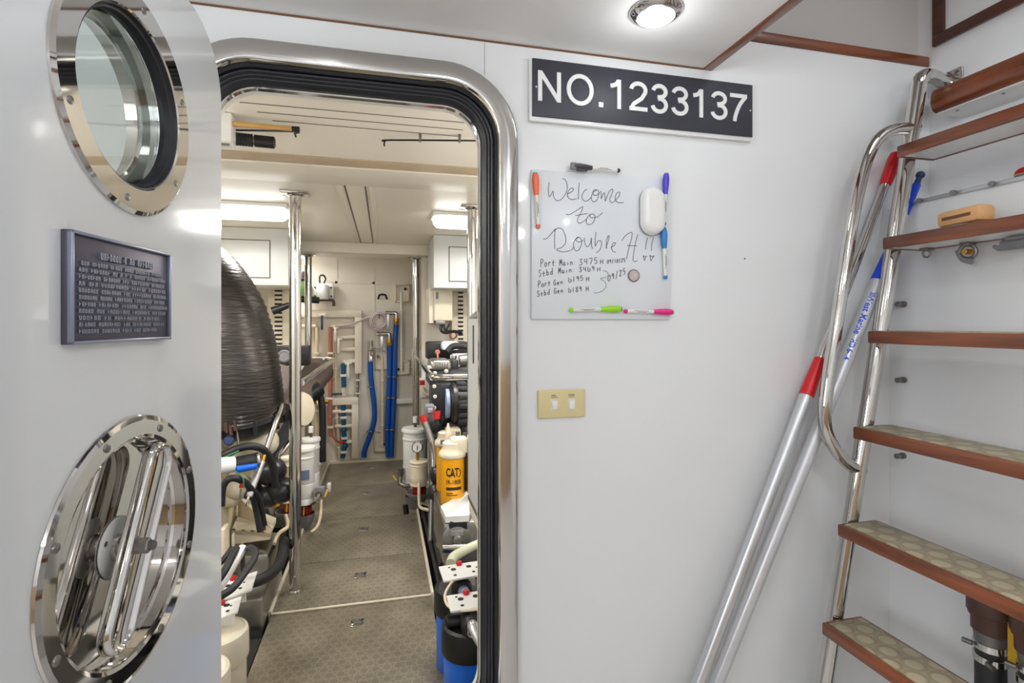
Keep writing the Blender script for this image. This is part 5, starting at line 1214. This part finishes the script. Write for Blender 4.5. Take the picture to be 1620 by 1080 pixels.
MB().tube([W(590, 499, .05), W(572, 506, .05), W(555, 513, .05), W(530, 516, .05)], .008, seg=8).build('hose_tail', 'clearblue', t)
MB().tube([W(600, 494, .08), W(600, 500, .09), W(600, 504, .08)], .004, seg=6).build('cable_tie', 'black', t)
def recessbox(x0, y0, x1, y1, label):
    a_, c_ = W(x0, y0), W(x1, y1); t = thing('recessed_panel', label, 'panel', ((a_.x + c_.x) / 2, YW, c_.z), 'cream panels on the back wall')
    i_ = .014
    b_ = MB()
    for lo, hi in (((a_.x, c_.z), (c_.x, c_.z + i_)), ((a_.x, a_.z - i_), (c_.x, a_.z)), ((a_.x, c_.z), (a_.x + i_, a_.z)), ((c_.x - i_, c_.z), (c_.x, a_.z))): b_.box((lo[0], YW - .01, lo[1]), (hi[0], YB, hi[1]), .003)
    b_.build('panel_frame', 'offw', t); MB().box((a_.x + .01, YW + .012, c_.z + .01), (c_.x - .01, YB, a_.z - .01)).build('panel_back', 'pvc', t); return t
t = recessbox(625, 449, 648, 478, 'cream framed box high on the right of the back wall')
MB().lathe(W(641, 457, .0), (0, -1, 0), [(.012, -.02), (.014, .01), (.008, .02)], seg=10).build('knob', 'black', t)
t = recessbox(594, 553, 614, 584, 'cream framed box between the blue hoses'); MB().lathe(W(598, 564), (0, -1, 0), [(.014, -.02), (.014, .012), (.008, .018)], seg=10).build('knob', 'dullsteel', t)
t = recessbox(592, 681, 614, 713, 'cream framed box low on the back wall'); MB().lathe(W(609, 702), (0, -1, 0), [(.01, -.02), (.012, .012), (.006, .018)], seg=10).build('knob', 'black', t)
t = recessbox(627, 570, 648, 592, 'small cream framed box right of the blue hoses'); MB().lathe(W(630, 584), (0, -1, 0), [(.01, -.02), (.014, .012), (.006, .018)], seg=10).build('knob', 'black', t)
pvc('sight_pipe', [(635, 462), (635, 520), (635, 586)], .011, 'thin white sight tube hanging from the high framed box', 'white', .03, group='sight tubes on the back wall')
pvc('sight_pipe', [(605, 563), (605, 640), (605, 705)], .011, 'thin cream sight tube between the blue hoses', 'cablew', .03, group='sight tubes on the back wall')
t = thing('small_rail', 'white ledge on the back wall right of the blue hoses', 'ledge', W(640, 634)); a, c = W(624, 630), W(656, 637); MB().box((a.x, YW - .03, c.z), (c.x, YB, a.z), .003).build('ledge_board', 'whitem', t)
p = W(605, 469); t = thing('grip_handle', 'dark grip handle on the back wall panel', 'handle', p); MB().tube([p + V((-.04, .03, -.02)), p + V((-.025, -.01, .015)), p + V((.025, -.01, .015)), p + V((.04, .03, -.02))], .009, seg=8, sub=4).build('grip_bar', 'dark', t)
# pump and green bottle at upper left
p = W(511, 470, .09)
t = thing('wall_pump', 'small white cylindrical pump high on the back wall beside the far left post', 'pump', p)
MB().lathe(p, (0, 0, 1), [(.05, -.02), (.055, 0), (.055, .085), (.045, .11), (.025, .12)], seg=22).build('pump_body', 'whitem', t)
MB().box(p + V((-.085, .02, -.01)), p + V((.085, .09, .13)), .005).build('mounting_plate', 'whitem', t)
for x in (-.07, .07):
    for z in (.01, .09): MB().cyl(p + V((x, .02, z)), p + V((x, .008, z)), .008, seg=8).build('plate_screw', 'black', t)
MB().tube([p + V((-.03, .02, .13)), p + V((-.03, .02, .19)), p + V((0, .02, .2)), p + V((.02, .02, .17)), p + V((.005, .02, .13))], .008, seg=8).build('pump_cable', 'black', t)
MB().tube([p + V((-.16, 0, -.05)), p + V((-.05, -.01, -.025)), p + V((.07, 0, -.025)), p + V((.09, 0, -.04)), p + V((.092, 0, -.08))], .014, seg=10).build('pump_outlet', 'brown', t)
p = at(480, 465, 4.85)
t = thing('green_bottle', 'green strainer bowl with dark cap behind the far left post', 'strainer', p)
MB().lathe(p, (0, 0, 1), [(.05, -.02), (.06, 0), (.06, .10), (.055, .11)], seg=20).build('green_bowl', 'greenp', t)
MB().lathe(p, (0, 0, 1), [(.062, .11), (.062, .13), (.03, .14), (.02, .19), (.004, .20)], seg=20).build('dark_cap', 'black', t)
MB().box(p + V((-.03, .05, .02)), p + V((.03, YB - p.y, .09)), .004).build('wall_bracket', 'dark', t)
MB().tube([p + V((-.2, 0, -.06)), p + V((-.02, 0, -.045)), p + V((.12, .05, -.05))], .03, seg=10).build('inlet_hose', 'hose', t)
p = at(432, 540 - 45, 4.0); t = thing('black_handle', 'black tapered handle in front of the left louvre', 'handle', p)  # tapered black handle of unknown use
MB().tube([at(431, 492, 4.0), at(442, 488, 4.0), at(458, 482, 4.0)], (.03, .02), seg=10).build('grip_sleeve', 'rubber', t)
p = at(450, 563, 3.9); t = thing('round_speaker', 'black box with round grey face behind the elbow', 'box', p + V((0, 0, -.07)))
MB().box(p + V((-.07, 0, -.07)), p + V((.16, .1, .07)), .01).build('box_body', 'black', t); MB().lathe(p, (0, -1, 0), [(.044, -.01), (.044, .006), (.034, .012), (.03, .006), (.003, .006)], seg=24).build('round_face', 'greyp', t)
# white tray box at the left end of the aisle
a = at(518, 712, 4.55)
t = thing('tray_box', 'open cream box with checker bottom at the far left end of the aisle', 'box', (-.62, 4.6, 0))
b = MB()
x0, x1, y0, y1, z0, z1 = -.80, -.502, 4.12, 4.98, .0, .16
MB().box((x0, y0, z0 + .02), (x1, y0 + .02, z1), .002).build('side_board', 'offw', t); MB().box((x0, y1 - .02, z0 + .02), (x1, y1, z1), .002).build('side_board', 'offw', t)
MB().box((x1 - .02, y0, z0), (x1, y1, z1), .002).build('side_board', 'offw', t); MB().box((x0, y0, z0), (x0 + .02, y1, z1), .002).build('side_board', 'offw', t)
MB().box((x0, y0, z1 - .06), (x1, y1, z1 - .05)).build('bottom_board', 'plate', t)
# inverter on the right
a, c = at(687, 458, 4.0), at(716, 507, 4.0)
t = thing('inverter_box', 'pale grey inverter box under the right wall cabinet', 'electrical box', ((a.x + c.x) / 2, 4.1, c.z))
MB().box((a.x, 4.0, c.z), (c.x, 4.36, a.z + .03), .008).build('box_body', 'offw', t)
MB().box((a.x - .035, 4.04, c.z - .02), (a.x, 4.36, a.z + .02), .004).build('side_fin', 'pvc', t)
MB().box((a.x + .01, 4.0, c.z - .03), (a.x + (c.x - a.x) * .6, 4.1, c.z), .004).build('cable_gland', 'dullsteel', t)
MB().box((a.x + .012, 3.997, a.z - .07), (a.x + .03, 4.002, a.z - .02)).build('status_lights', 'greyp', t)
t2_ = thing('inverter_cables', 'black cables looping below the inverter box', 'cable', at(705, 515, 4.02))
MB().tube([at(698, 512, 4.03), at(698, 522, 4.02), at(704, 526, 4.02), at(718, 524, 4.03), at(731, 527, 4.05)], .012, seg=8).build('cable_run', 'black', t2_)
MB().tube([at(702, 512, 4.03), at(703, 520, 4.02), at(708, 523, 4.02), at(716, 524, 4.02)], .009, seg=8).build('cable_run', 'black', t2_)
MB().tube([at(711, 513, 4.03), at(706, 521, 4.02)], .008, seg=8).build('cable_run', 'black', t2_)
p = at(717, 530, 4.1); t = thing('hook_hanger', 'small copper coloured hanger on the wall below the inverter cables', 'hook', p); MB().torus(p, (0, 1, 0), .026, .007, 20, 8).build('ring', 'copper', t); MB().cyl(p - V((0, 0, .026)), p - V((0, 0, .07)), .008, seg=8).build('stem', 'copper', t)
a, c = at(664, 598, 4.34), at(684, 628, 4.34)
t = thing('notice_sheet', 'white notice with a red mark on the wall behind the right engine', 'notice', ((a.x + c.x) / 2, 4.34, c.z))
MB().box((a.x, 4.34, c.z), (c.x, 4.359, a.z), .002).build('sheet', 'whitem', t); p = at(668, 605, 4.34)
MB().box(p + V((-.02, -.003, -.02)), p + V((.02, 0, .02)), .001).build('red_mark', 'redd', t)
MB().tube([at(668, 612, 4.32), at(672, 622, 4.31), at(682, 625, 4.31)], .014, seg=8).build('cream_tube', 'cablew', t)
a, c = at(654, 554, 4.7), at(661, 587, 4.7)
t = thing('junction_box', 'slim white junction box behind the far right post', 'electrical box', ((a.x + c.x) / 2, 4.72, c.z)); MB().box((a.x, 4.7, c.z), (c.x + .04, YB, a.z), .006).build('box_body', 'whitem', t)
p = at(683, 403, 4.4)
t = thing('black_sensor', 'small black horn sensor beside the right wall cabinet', 'sensor', p + V((0, 0, -.1)))
MB().lathe(p, (-.3, -1, 0), [(.03, -.06), (.035, 0), (.05, .03), (.03, .035)], seg=18).build('horn', 'black', t); MB().cyl(p, p - V((0, 0, .18)), .014, seg=10).build('stem', 'brown', t); MB().box(p - V((.06, .03, .18)), p - V((-.03, -.03, .14)), .006).build('valve_block', 'brown', t)
